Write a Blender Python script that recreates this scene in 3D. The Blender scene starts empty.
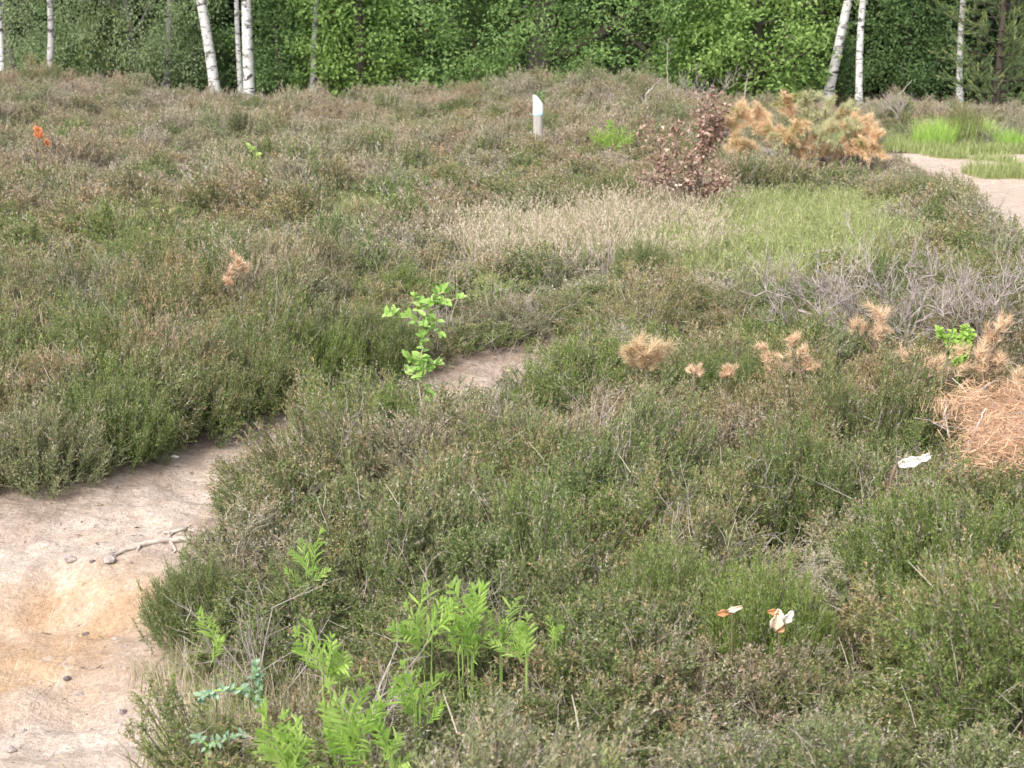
import bpy, math, random
import numpy as np
from mathutils import Vector, Matrix

scene = bpy.context.scene
COL = scene.collection
R = math.radians
RNG = np.random.default_rng(7)
random.seed(7)

# ------------------------------------------------------------------ camera model
FPX, PITCH, ZC = 1800.0, R(12.0), 2.05
CP, SP = math.cos(PITCH), math.sin(PITCH)

def ray(px, py):
    u = (px - 512) / FPX; v = (384 - py) / FPX
    return np.array([u, CP + v * SP, -SP + v * CP])

def sstep(a, b, x):
    t = np.clip((x - a) / (b - a), 0, 1)
    return t * t * (3 - 2 * t)

# ------------------------------------------------------------------ value noise
_perm = np.random.default_rng(3).random((256, 256))
def vnoise(x, y):
    xi = np.floor(x).astype(int); yi = np.floor(y).astype(int)
    fx = x - xi; fy = y - yi
    fx = fx * fx * (3 - 2 * fx); fy = fy * fy * (3 - 2 * fy)
    a = _perm[xi & 255, yi & 255]; b = _perm[(xi + 1) & 255, yi & 255]
    c = _perm[xi & 255, (yi + 1) & 255]; d = _perm[(xi + 1) & 255, (yi + 1) & 255]
    return (a * (1 - fx) + b * fx) * (1 - fy) + (c * (1 - fx) + d * fx) * fy
def fbm(x, y, o=4):
    s = 0; a = .5; t = 0
    for i in range(o):
        s = s + a * vnoise(x + 17.3 * i, y + 9.1 * i); t += a
        x = x * 2.03; y = y * 2.03; a *= .5
    return s / t

# ------------------------------------------------------------------ regions on the ground
PATH = np.array([(-.70, 2.4), (-.80, 3.6), (-.93, 4.5), (-1.0, 5.0), (-1.08, 5.5), (-1.20, 5.9), (-1.20, 6.8),
                 (-1.08, 7.6), (-.90, 8.3), (-.26, 9.05), (.10, 9.6), (.28, 10.2), (.60, 11.0), (1.36, 12.15), (3.0, 13.05),
                 (2.9, 13.2), (1.26, 12.3), (.40, 11.1), (.08, 10.5), (-.22, 10.15), (-.55, 9.82), (-.85, 9.5), (-1.03, 9.15),
                 (-1.17, 8.7), (-1.36, 8.33), (-1.6, 7.85), (-1.85, 7.45), (-2.0, 7.15), (-2.9, 6.95), (-4.2, 6.8), (-7, 6.7), (-7, 2.4)])
TRACK = np.array([(4.35, 13.2), (4.25, 15.2), (4.42, 17.0), (4.62, 18.5), (4.85, 20.0), (4.9, 21.5), (4.7, 22.8),
                  (4.1, 24.0), (4.5, 24.8), (6.5, 25.0), (9, 25.2), (14, 25.5), (14, 13.2)])

def poly_sd(P, x, y):
    """signed distance, negative inside"""
    x = np.asarray(x, float); y = np.asarray(y, float)
    d = np.full(x.shape, 1e9); ins = np.zeros(x.shape, bool)
    n = len(P)
    for i in range(n):
        ax, ay = P[i]; bx, by = P[(i + 1) % n]
        ex, ey = bx - ax, by - ay
        t = np.clip(((x - ax) * ex + (y - ay) * ey) / (ex * ex + ey * ey), 0, 1)
        d = np.minimum(d, (x - ax - t * ex) ** 2 + (y - ay - t * ey) ** 2)
        cond = ((ay > y) != (by > y))
        with np.errstate(divide='ignore', invalid='ignore'):
            xi = (bx - ax) * (y - ay) / (by - ay + 1e-12) + ax
        ins ^= cond & (x < xi)
    d = np.sqrt(d)
    return np.where(ins, -d, d)

def wob(x, y):
    return (fbm(x * 2.3 + 40, y * 2.3 + 11, 3) - .5) * .34
def path_sd(x, y): return poly_sd(PATH, x, y) + wob(x, y) * .8
def track_sd(x, y): return poly_sd(TRACK, x, y) + wob(x * .6, y * .6)

def ell(x, y, cx, cy, rx, ry, rot=0.):
    c, s = math.cos(rot), math.sin(rot)
    dx = x - cx; dy = y - cy
    return np.sqrt(((dx * c + dy * s) / rx) ** 2 + ((-dx * s + dy * c) / ry) ** 2)

def green_f(x, y):   # 1 inside the lush grass patch
    n = (fbm(x * 1.3 + 5, y * 1.3 + 3, 4) - .5) * 1.0
    e = np.minimum(ell(x, y, 2.6, 15.6, 1.02, 2.5, -.15), ell(x, y, 1.75, 14.0, .7, 1.2))
    return sstep(1.28, .66, e + n)
def dry_f(x, y):
    n = (fbm(x * 1.3 + 25, y * 1.3 + 33, 4) - .5) * 1.0
    e = np.minimum(np.minimum(ell(x, y, .72, 14.9, 1.25, 1.8, -.1), ell(x, y, 1.6, 17.4, .8, .9)), ell(x, y, -.25, 14.5, .45, .8))
    return sstep(1.28, .66, e + n)

def ground(x, y):
    x = np.asarray(x, float); y = np.asarray(y, float)
    z = -.10 * sstep(22, 31, y) + .56 * np.exp(-((x + 8.9) / 2.9) ** 2 - ((y - 33) / 5.5) ** 2)
    z = z + .46 * np.exp(-((x - 1.5) / 2.4) ** 2 - ((y - 32.5) / 4.5) ** 2)
    z = z + .16 * np.exp(-((x + 2.6) / 2.2) ** 2 - ((y - 32.5) / 4.5) ** 2)
    z = z + (fbm(x * .35 + 3, y * .35 + 8, 3) - .5) * .16 * sstep(5, 12, y)
    z = z + .3 * sstep(36, 80, y) * fbm(x * .05, y * .05, 2)
    near = (np.abs(x) < 9) & (y < 16)
    if near.any():
        p = np.where(near, path_sd(np.where(near, x, 0), np.where(near, y, 50)), 9)
        inside = sstep(.25, -.25, p)
        lip = 6.42 + .18 * np.sin(x * 2.7 + 1) + (fbm(x * 3 + 2, y * 0 + 1, 2) - .5) * .3
        dip = -.15 * sstep(lip, lip - .40, y)
        z = z + inside * (-.05 + dip) + dip * .4 * (1 - inside) * sstep(1.2, 0, p)
    return z

def g1(x, y): return float(ground(np.array([x]), np.array([y]))[0])

def at(px, py, h=0.0):
    """world point where the pixel's ray meets ground + h"""
    d = ray(px, py); z = h
    for _ in range(12):
        t = (ZC - z) / -d[2]
        z = g1(d[0] * t, d[1] * t) + h
    return np.array([d[0] * t, d[1] * t, z])
def atY(px, py, Y):
    d = ray(px, py); t = Y / d[1]
    return np.array([d[0] * t, Y, ZC + d[2] * t])

# ------------------------------------------------------------------ mesh builder
class MB:
    def __init__(s): s.V = []; s.T = []; s.Q = []; s.K = []; s.n = 0; s.MT = []; s.MQ = []
    def add(s, V, T=None, Q=None, k=(0, 0, 0, 0), m=0):
        V = np.asarray(V, float).reshape(-1, 3)
        K = np.asarray(k, float)
        if K.ndim == 1: K = np.tile(K, (len(V), 1))
        s.V.append(V); s.K.append(K)
        if T is not None and len(T):
            T = np.asarray(T, int).reshape(-1, 3) + s.n; s.T.append(T); s.MT.append(np.full(len(T), m))
        if Q is not None and len(Q):
            Q = np.asarray(Q, int).reshape(-1, 4) + s.n; s.Q.append(Q); s.MQ.append(np.full(len(Q), m))
        s.n += len(V)
    def tube(s, pts, rad, sides=5, k=(0, 0, 1, .5), m=0, cap=False):
        P = np.asarray(pts, float); n = len(P)
        rad = np.broadcast_to(np.asarray(rad, float), (n,))
        tan = np.gradient(P, axis=0); tan /= (np.linalg.norm(tan, axis=1, keepdims=True) + 1e-9)
        ref = np.array([0, 0, 1.]) if abs(tan[0, 2]) < .9 else np.array([1., 0, 0])
        a = np.cross(tan, ref); a /= (np.linalg.norm(a, axis=1, keepdims=True) + 1e-9)
        b = np.cross(tan, a)
        ang = np.arange(sides) * 2 * math.pi / sides
        V = (P[:, None] + rad[:, None, None] * (np.cos(ang)[None, :, None] * a[:, None] + np.sin(ang)[None, :, None] * b[:, None])).reshape(-1, 3)
        i = np.arange(n - 1)[:, None] * sides; j = np.arange(sides)[None]; j2 = (j + 1) % sides
        Q = np.stack([i + j, i + j2, i + sides + j2, i + sides + j], -1).reshape(-1, 4)
        T = None
        if cap:
            V = np.vstack([V, P[-1]]); o = (n - 1) * sides
            T = np.array([[o + q, o + (q + 1) % sides, len(V) - 1] for q in range(sides)])
        s.add(V, T, Q, k, m)
    def arrays(s):
        V = np.vstack(s.V); K = np.vstack(s.K)
        T = np.vstack(s.T) if s.T else np.zeros((0, 3), int)
        Q = np.vstack(s.Q) if s.Q else np.zeros((0, 4), int)
        MT = np.concatenate(s.MT) if s.MT else np.zeros(0, int)
        MQ = np.concatenate(s.MQ) if s.MQ else np.zeros(0, int)
        return V, K, T, Q, MT, MQ

def make_mesh(name, V, K, T, Q, MT, MQ, mats, smooth=False):
    me = bpy.data.meshes.new(name)
    nt, nq = len(T), len(Q)
    me.vertices.add(len(V)); me.vertices.foreach_set('co', V.astype(np.float32).ravel())
    me.loops.add(nt * 3 + nq * 4)
    me.loops.foreach_set('vertex_index', np.concatenate([T.ravel(), Q.ravel()]).astype(np.int32))
    me.polygons.add(nt + nq)
    ls = np.concatenate([np.arange(nt) * 3, nt * 3 + np.arange(nq) * 4]).astype(np.int32)
    me.polygons.foreach_set('loop_start', ls)
    me.polygons.foreach_set('material_index', np.concatenate([MT, MQ]).astype(np.int32))
    me.polygons.foreach_set('use_smooth', np.full(nt + nq, smooth))
    at_ = me.attributes.new('kind', 'FLOAT_COLOR', 'POINT')
    at_.data.foreach_set('color', K.astype(np.float32).ravel())
    for m in mats: me.materials.append(m)
    me.update(calc_edges=True)
    return me

def link(name, me, parent=None, loc=None):
    o = bpy.data.objects.new(name, me); COL.objects.link(o)
    if parent is not None: o.parent = parent
    if loc is not None: o.location = loc
    return o
def build(mb, name, mats, parent=None, origin=(0, 0, 0), smooth=False):
    if not isinstance(mats, (list, tuple)): mats = [mats]
    V, K, T, Q, MT, MQ = mb.arrays()
    me = make_mesh(name, V - np.asarray(origin, float), K, T, Q, MT, MQ, mats, smooth)
    o = link(name, me, parent)
    if parent is None: o.location = origin
    return o
def tag(o, label=None, cat=None, group=None, kind=None):
    if label: o['label'] = label
    if cat: o['category'] = cat
    if group: o['group'] = group
    if kind: o['kind'] = kind
    return o
def thing(name, label, cat, loc, group=None, rz=0.):
    o = bpy.data.objects.new(name, None); COL.objects.link(o)
    o.empty_display_size = .2
    o.location = loc; o.rotation_euler = (0, 0, rz)
    return tag(o, label, cat, group)
def copy_tree(o, parent=None):
    c = o.copy(); COL.objects.link(c)
    if parent is not None: c.parent = parent
    for ch in list(o.children): copy_tree(ch, c)
    return c

# ------------------------------------------------------------------ materials
def newmat(name):
    m = bpy.data.materials.new(name); m.use_nodes = True
    nt = m.node_tree; nt.nodes.clear()
    out = nt.nodes.new('ShaderNodeOutputMaterial')
    return m, nt, out
def N(nt, typ, **kw):
    n = nt.nodes.new(typ)
    for k, v in kw.items(): setattr(n, k, v)
    return n
def mixc(nt, fac, a, b, blend='MIX'):
    n = N(nt, 'ShaderNodeMix', data_type='RGBA', blend_type=blend)
    for sock, v in ((n.inputs[0], fac), (n.inputs[6], a), (n.inputs[7], b)):
        if isinstance(v, (int, float)): sock.default_value = v
        elif isinstance(v, (tuple, list)): sock.default_value = (*v[:3], 1)
        else: nt.links.new(v, sock)
    return n.outputs[2]
def math_(nt, op, a, b=None, clamp=False):
    n = N(nt, 'ShaderNodeMath', operation=op); n.use_clamp = clamp
    for sock, v in ((n.inputs[0], a), (n.inputs[1], b)):
        if v is None: continue
        if isinstance(v, (int, float)): sock.default_value = v
        else: nt.links.new(v, sock)
    return n.outputs[0]
def noise(nt, scale, detail=3, rough=.55, vec=None, dist=0.):
    n = N(nt, 'ShaderNodeTexNoise'); n.inputs['Scale'].default_value = scale
    n.inputs['Detail'].default_value = detail; n.inputs['Roughness'].default_value = rough
    n.inputs['Distortion'].default_value = dist
    if vec is not None: nt.links.new(vec, n.inputs['Vector'])
    return n.outputs['Fac']
def ramp(nt, fac, stops):
    n = N(nt, 'ShaderNodeValToRGB'); e = n.color_ramp.elements
    while len(e) < len(stops): e.new(.5)
    for el, (p, c) in zip(e, stops):
        el.position = p; el.color = (*c, 1) if len(c) == 3 else c
    nt.links.new(fac, n.inputs[0]); return n.outputs[0]
def maprange(nt, v, a, b, c=0., d=1.):
    n = N(nt, 'ShaderNodeMapRange'); nt.links.new(v, n.inputs[0])
    for i, q in enumerate((a, b, c, d)): n.inputs[i + 1].default_value = q
    return n.outputs[0]
def geopos(nt):
    return N(nt, 'ShaderNodeNewGeometry').outputs['Position']
def leafshade(nt, out, col, transl=.25, rough=.55, spec=.25):
    p = N(nt, 'ShaderNodeBsdfPrincipled'); nt.links.new(col, p.inputs['Base Color'])
    p.inputs['Roughness'].default_value = rough
    p.inputs['Specular IOR Level'].default_value = spec
    if transl <= 0:
        nt.links.new(p.outputs[0], out.inputs[0]); return
    t = N(nt, 'ShaderNodeBsdfTranslucent'); nt.links.new(col, t.inputs['Color'])
    m = N(nt, 'ShaderNodeMixShader'); m.inputs[0].default_value = transl
    nt.links.new(p.outputs[0], m.inputs[1]); nt.links.new(t.outputs[0], m.inputs[2])
    nt.links.new(m.outputs[0], out.inputs[0])
def kindattr(nt):
    a = N(nt, 'ShaderNodeAttribute', attribute_name='kind', attribute_type='GEOMETRY')
    s = N(nt, 'ShaderNodeSeparateColor'); nt.links.new(a.outputs['Color'], s.inputs[0])
    return s.outputs[0], s.outputs[1], s.outputs[2], a.outputs['Alpha']

def heather_mat(name, tint=None):
    m, nt, out = newmat(name)
    r, g, b, al = kindattr(nt)
    if tint is None:
        a = N(nt, 'ShaderNodeAttribute', attribute_name='tint', attribute_type='INSTANCER')
        s = N(nt, 'ShaderNodeSeparateXYZ'); nt.links.new(a.outputs['Vector'], s.inputs[0])
        tx, ty, tz = s.outputs
    else: tx, ty, tz = tint
    green = mixc(nt, al, (.076, .115, .034), (.195, .24, .088))
    lush = mixc(nt, al, (.092, .150, .030), (.24, .30, .082))
    leaf = mixc(nt, ty, green, lush)
    brown = mixc(nt, al, (.235, .142, .084), (.49, .335, .215))
    fb = math_(nt, 'ADD', r, math_(nt, 'SUBTRACT', tx, .5), True)
    col = mixc(nt, fb, leaf, brown)
    fg = math_(nt, 'ADD', g, math_(nt, 'SUBTRACT', tz, .5), True)
    col = mixc(nt, fg, col, mixc(nt, al, (.27, .225, .185), (.52, .455, .385)))
    col = mixc(nt, b, col, mixc(nt, al, (.085, .06, .045), (.23, .185, .15)))
    leafshade(nt, out, col, .22, .7, .15)
    return m
def leaf_mat(name, c1, c2, transl=.3, rough=.5, spec=.3, c3=None):
    m, nt, out = newmat(name)
    r, g, b, al = kindattr(nt)
    col = mixc(nt, al, c1, c2)
    if name.startswith('fresh_fern'):
        oi = N(nt, 'ShaderNodeObjectInfo'); col = mixc(nt, maprange(nt, oi.outputs['Random'], 0, 1, 0, .75), col, (.50, .62, .20))
        col = mixc(nt, maprange(nt, noise(nt, 30, 3, .6, geopos(nt)), .5, .7, 0, .4), col, (.15, .30, .06))
    if c3 is not None: col = mixc(nt, r, col, c3)
    leafshade(nt, out, col, transl, rough, spec)
    return m
def plain_mat(name, c1, c2, scale=20., rough=.85, bump=0., vecscale=None):
    m, nt, out = newmat(name)
    tc = N(nt, 'ShaderNodeTexCoord').outputs['Object']
    if vecscale:
        mp = N(nt, 'ShaderNodeMapping'); mp.inputs['Scale'].default_value = vecscale
        nt.links.new(tc, mp.inputs[0]); tc = mp.outputs[0]
    f = maprange(nt, noise(nt, scale, 5, .65, tc), .3, .7)
    col = mixc(nt, f, c1, c2)
    p = N(nt, 'ShaderNodeBsdfPrincipled'); nt.links.new(col, p.inputs['Base Color'])
    p.inputs['Roughness'].default_value = rough; p.inputs['Specular IOR Level'].default_value = .25
    if bump:
        bn = N(nt, 'ShaderNodeBump'); bn.inputs['Strength'].default_value = bump; bn.inputs['Distance'].default_value = .01
        nt.links.new(f, bn.inputs['Height']); nt.links.new(bn.outputs[0], p.inputs['Normal'])
    nt.links.new(p.outputs[0], out.inputs[0])
    return m
def birch_mat(name, base=(.55, .535, .50)):
    m, nt, out = newmat(name)
    tc = N(nt, 'ShaderNodeTexCoord').outputs['Object']
    mp = N(nt, 'ShaderNodeMapping'); mp.inputs['Scale'].default_value = (1.0, 1.0, 3.2)
    nt.links.new(tc, mp.inputs[0])
    lines = maprange(nt, noise(nt, 4.6, 3, .7, mp.outputs[0]), .54, .60)
    mp2 = N(nt, 'ShaderNodeMapping'); mp2.inputs['Scale'].default_value = (1.0, 1.0, 1.8)
    nt.links.new(tc, mp2.inputs[0])
    patch = maprange(nt, noise(nt, 4.2, 4, .65, mp2.outputs[0], .6), .555, .60)
    f = math_(nt, 'MAXIMUM', math_(nt, 'MULTIPLY', lines, .75), patch)
    b2 = mixc(nt, maprange(nt, noise(nt, 9, 3, .6, tc), .3, .7), base, tuple(c * .74 for c in base))
    col = mixc(nt, f, b2, (.045, .038, .034))
    p = N(nt, 'ShaderNodeBsdfPrincipled'); nt.links.new(col, p.inputs['Base Color']); p.inputs['Roughness'].default_value = .7
    nt.links.new(p.outputs[0], out.inputs[0])
    return m

M = {}
M['heather'] = heather_mat('heather_sprigs')
M['bark'] = plain_mat('dark_bark', (.035, .028, .022), (.11, .09, .07), 12, .9, .5, (1, 1, .25))
M['oakbark'] = plain_mat('oak_bark', (.04, .032, .026), (.10, .085, .07), 14, .9, .5, (1, 1, .3))
M['greybark'] = plain_mat('grey_bark', (.10, .09, .08), (.22, .20, .18), 12, .9, .4, (1, 1, .3))
M['birch'] = birch_mat('birch_bark')
M['birchgrey'] = birch_mat('grey_birch_bark', (.40, .38, .36))
M['oakleaf'] = leaf_mat('oak_leaves', (.135, .235, .075), (.28, .42, .15), .5, .5, .3, (.32, .44, .13))
M['oaklight'] = leaf_mat('young_oak_leaves', (.16, .27, .065), (.33, .46, .14), .45, .5, .3)
M['birchleaf'] = leaf_mat('birch_leaves', (.26, .34, .17), (.44, .52, .29), .55, .55, .25)
M['midleaf'] = leaf_mat('shrub_leaves', (.12, .20, .075), (.22, .33, .125), .45)
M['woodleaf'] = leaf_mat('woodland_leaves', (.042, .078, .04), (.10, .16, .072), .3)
M['pineleaf'] = leaf_mat('pine_needles', (.11, .16, .075), (.22, .28, .12), .25, .6, .2, (.38, .42, .14))
M['drygrass'] = leaf_mat('dry_grass', (.36, .295, .20), (.66, .56, .45), .3, .7, .15, (.20, .26, .08))
M['grass'] = leaf_mat('green_grass', (.23, .275, .095), (.40, .44, .19), .35, .6, .2, (.56, .49, .34))
M['fern'] = leaf_mat('fresh_fern_green', (.26, .44, .07), (.46, .66, .15), .5, .5, .2)
M['fernstem'] = plain_mat('fern_stem', (.16, .26, .06), (.28, .38, .10), 30, .6)
M['bluegreen'] = leaf_mat('blue_green_leaves', (.15, .25, .15), (.31, .42, .28), .25, .45, .35)
M['sapleaf'] = leaf_mat('sapling_leaves', (.19, .36, .06), (.40, .56, .16), .4, .45, .4, (.70, .34, .12))
M['sapstem'] = plain_mat('sapling_stem', (.22, .18, .12), (.42, .37, .28), 40, .7)
M['orange'] = leaf_mat('dead_orange_needles', (.56, .38, .235), (.84, .65, .46), .32, .6, .2, (.42, .40, .17))
M['boughorange'] = leaf_mat('dried_bough_needles', (.66, .46, .27), (.90, .71, .49), .4, .6, .2, (.42, .40, .17))
M['heapneedles'] = leaf_mat('heap_needles', (.47, .27, .15), (.76, .52, .35), .25, .6, .2, (.34, .25, .19))
M['redorange'] = leaf_mat('red_orange_dead_frond', (.58, .20, .075), (.85, .42, .20), .3, .6, .2)
M['palegreen'] = leaf_mat('fading_pine_needles', (.40, .41, .22), (.62, .60, .38), .35, .6, .2, (.60, .40, .22))
M['copper'] = leaf_mat('dead_copper_leaves', (.17, .095, .065), (.38, .25, .185), .15, .45, .45, (.64, .48, .40))
M['deadtwig'] = plain_mat('dead_grey_twig', (.20, .165, .15), (.42, .36, .33), 25, .8)
M['twigbrown'] = plain_mat('brown_twig', (.12, .08, .06), (.26, .19, .15), 25, .8)
M['stick'] = plain_mat('bleached_stick', (.42, .37, .32), (.66, .60, .53), 30, .7)
M['greenstick'] = plain_mat('green_stem', (.075, .09, .04), (.17, .18, .09), 30, .7)
M['postwood'] = plain_mat('weathered_post_wood', (.25, .23, .205), (.42, .385, .34), 18, .85, .3, (1, 1, .12))
M['white'] = plain_mat('white_post_paint', (.80, .80, .79), (.86, .86, .85), 8, .45)
M['bluepaint'] = plain_mat('pale_blue_paint', (.30, .62, .72), (.40, .70, .78), 10, .5)
M['cream'] = plain_mat('bleached_cream', (.46, .35, .22), (.74, .64, .50), 60, .6)
M['rust'] = plain_mat('rust_brown_leaf', (.26, .11, .045), (.50, .26, .12), 26, .7)
M['bone'] = plain_mat('bleached_white', (.50, .46, .40), (.76, .73, .67), 60, .6)
M['stone'] = plain_mat('path_stone', (.17, .14, .13), (.40, .34, .31), 30, .8, .3)
M['darkstone'] = plain_mat('dark_stone', (.09, .07, .07), (.20, .16, .15), 30, .8, .3)
M['root'] = plain_mat('bleached_root', (.24, .20, .17), (.50, .43, .37), 20, .8, .3)

# ground (litter under the heather)
def ground_mat():
    m, nt, out = newmat('heath_floor'); pos = geopos(nt)
    f = noise(nt, 9, 6, .7, pos); c = ramp(nt, f, [(.3, (.028, .021, .015)), (.55, (.085, .062, .043)), (.75, (.15, .115, .08))])
    f2 = maprange(nt, noise(nt, .9, 3, .5, pos), .5, .68)
    c = mixc(nt, f2, c, mixc(nt, f, (.03, .04, .012), (.10, .12, .04)))
    p = N(nt, 'ShaderNodeBsdfPrincipled'); nt.links.new(c, p.inputs['Base Color']); p.inputs['Roughness'].default_value = 1.; p.inputs['Specular IOR Level'].default_value = 0.
    bn = N(nt, 'ShaderNodeBump'); bn.inputs['Strength'].default_value = .8; bn.inputs['Distance'].default_value = .03
    nt.links.new(noise(nt, 35, 5, .7, pos), bn.inputs['Height']); nt.links.new(bn.outputs[0], p.inputs['Normal'])
    nt.links.new(p.outputs[0], out.inputs[0]); return m
def sand_mat(name, far=False):
    m, nt, out = newmat(name); pos = geopos(nt)
    r, g, b, al = kindattr(nt)              # r: ochre subsoil, g: litter at the edges
    fine = noise(nt, 60, 6, .75, pos); mid = noise(nt, 6, 6, .7, pos); big = noise(nt, 1.4, 4, .6, pos)
    pink = mixc(nt, maprange(nt, mid, .3, .7), (.37, .285, .22), (.56, .465, .39))
    pink = mixc(nt, maprange(nt, big, .5, .72, 0, .7), pink, (.43, .335, .26))
    ochre = mixc(nt, maprange(nt, mid, .3, .7), (.34, .21, .115), (.50, .35, .225))
    c = mixc(nt, math_(nt, 'MULTIPLY', r, maprange(nt, noise(nt, 2.2, 5, .65, pos), .3, .6), True), pink, ochre)
    mpz = N(nt, 'ShaderNodeMapping'); mpz.inputs['Rotation'].default_value = (0, 0, .55); mpz.inputs['Scale'].default_value = (9, 2.2, 4); nt.links.new(pos, mpz.inputs[0])
    st = noise(nt, 1.6, 6, .72, mpz.outputs[0], .5)
    c = mixc(nt, maprange(nt, st, .54, .66, 0, .35), c, (.30, .225, .175))
    c = mixc(nt, maprange(nt, st, .44, .34, 0, .35), c, (.66, .59, .53))
    grain = maprange(nt, fine, .35, .65, .68, 1.12)
    hs = N(nt, 'ShaderNodeHueSaturation'); nt.links.new(c, hs.inputs['Color']); nt.links.new(grain, hs.inputs['Value'])
    c = hs.outputs[0]
    peb = N(nt, 'ShaderNodeTexVoronoi'); peb.inputs['Scale'].default_value = 55; nt.links.new(pos, peb.inputs['Vector'])
    sp = math_(nt, 'MULTIPLY', maprange(nt, peb.outputs['Distance'], .22, .12), maprange(nt, noise(nt, 3, 4, .7, pos), .60, .72))
    c = mixc(nt, sp, c, mixc(nt, mid, (.14, .10, .085), (.40, .33, .29)))
    lit = math_(nt, 'MULTIPLY', g, maprange(nt, noise(nt, 14, 6, .75, pos), .3, .62), True)
    c = mixc(nt, lit, c, mixc(nt, fine, (.10, .07, .05), (.27, .20, .15)))
    p = N(nt, 'ShaderNodeBsdfPrincipled'); nt.links.new(c, p.inputs['Base Color']); p.inputs['Roughness'].default_value = .9
    p.inputs['Specular IOR Level'].default_value = .2
    h = math_(nt, 'ADD', math_(nt, 'ADD', noise(nt, 28, 6, .7, pos), math_(nt, 'MULTIPLY', sp, .4)), math_(nt, 'MULTIPLY', st, .8))
    bn = N(nt, 'ShaderNodeBump'); bn.inputs['Strength'].default_value = .7; bn.inputs['Distance'].default_value = .035
    nt.links.new(h, bn.inputs['Height']); nt.links.new(bn.outputs[0], p.inputs['Normal'])
    nt.links.new(p.outputs[0], out.inputs[0]); return m
M['floor'] = ground_mat(); M['sand'] = sand_mat('path_sand')

# ------------------------------------------------------------------ ground sheets
def grid_sheet(name, xs, ys, zf, mat, keep=None, kf=None, smooth=True):
    X, Y = np.meshgrid(xs, ys); Z = zf(X, Y)
    V = np.stack([X, Y, Z], -1).reshape(-1, 3); nx = len(xs)
    i = np.arange(len(ys) - 1)[:, None] * nx + np.arange(nx - 1)[None]
    Q = np.stack([i, i + 1, i + 1 + nx, i + nx], -1).reshape(-1, 4)
    K = np.zeros((len(V), 4)) if kf is None else kf(X, Y).reshape(-1, 4)
    if keep is not None:
        k = keep(X, Y).reshape(-1); Q = Q[k[Q].any(1)]
        used = np.unique(Q); mp = -np.ones(len(V), int); mp[used] = np.arange(len(used))
        V = V[used]; K = K[used]; Q = mp[Q]
    me = make_mesh(name, V, K, np.zeros((0, 3), int), Q, np.zeros(0, int), np.zeros(len(Q), int), [mat], smooth)
    return link(name, me)
xs = np.concatenate([np.linspace(-300, -16, 40)[:-1], np.arange(-16, 16, .11), np.linspace(16, 300, 40)])
ys = np.concatenate([np.linspace(-60, .5, 20)[:-1], np.arange(.5, 42, .11), np.linspace(42, 500, 60)])
def zbase(X, Y):
    z = ground(X, Y)
    n = (Y < 16) & (np.abs(X) < 9)
    p = np.where(n, path_sd(X, Y), 9)
    t = np.where((Y > 10) & (Y < 30) & (X > 0), track_sd(X, Y), 9)
    return z - .06 * sstep(.46, .34, p) - .06 * sstep(0, -.15, t)
tag(grid_sheet('ground', xs, ys, zbase, M['floor']), kind='structure')
def zpath(X, Y):
    p = path_sd(X, Y)
    rel = (fbm(X * 2.2, Y * 2.2, 3) - .5) * .09 + (fbm(X * 7 + 9, Y * 7 + 3, 4) - .5) * .065 + (fbm(X * 16 + 2, Y * 16 + 3, 2) - .5) * .018
    rut = .03 * np.sin((X * .8 + Y * .35) * 6 + 3 * fbm(X, Y, 2)) * sstep(0, -.3, p)
    return ground(X, Y) + .006 + (rel + rut * .5) * sstep(.05, -.2, p) - .05 * sstep(.34, .46, p)
def kpath(X, Y):
    p = path_sd(X, Y)
    K = np.zeros(X.shape + (4,))
    K[..., 0] = .95 * sstep(5.5, 5.85, Y + .2 * np.sin(X * 3)) * sstep(6.6, 6.3, Y + .1 * np.sin(X * 5)) + .25 * sstep(8, 9.5, Y)
    K[..., 1] = sstep(-.32, .12, p) * 1.0 * (.55 + .45 * sstep(5, 7, Y))
    K[..., 3] = 1
    return K
tag(grid_sheet('path', np.arange(-4.5, 3.6, .021), np.arange(2.3, 13.8, .021), zpath, M['sand'], lambda X, Y: path_sd(X, Y) < .42, kpath), kind='structure')
def ztrack(X, Y):
    t = track_sd(X, Y)
    return ground(X, Y) + .006 + (fbm(X * 1.6, Y * 1.6, 4) - .5) * .08 - .05 * sstep(.05, .2, t)
def ktrack(X, Y):
    K = np.zeros(X.shape + (4,)); K[..., 0] = .15 * fbm(X * .5, Y * .5, 2); K[..., 1] = sstep(-.3, .05, track_sd(X, Y)) * .7; K[..., 3] = 1
    return K
tag(grid_sheet('sandy_track', np.arange(4, 14.2, .07), np.arange(13, 25.9, .07), ztrack, M['sand'], lambda X, Y: track_sd(X, Y) < .12, ktrack), kind='structure')

# ------------------------------------------------------------------ plant prototypes
def unit(v):
    v = np.asarray(v, float); return v / (np.linalg.norm(v, axis=-1, keepdims=True) + 1e-9)

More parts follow.
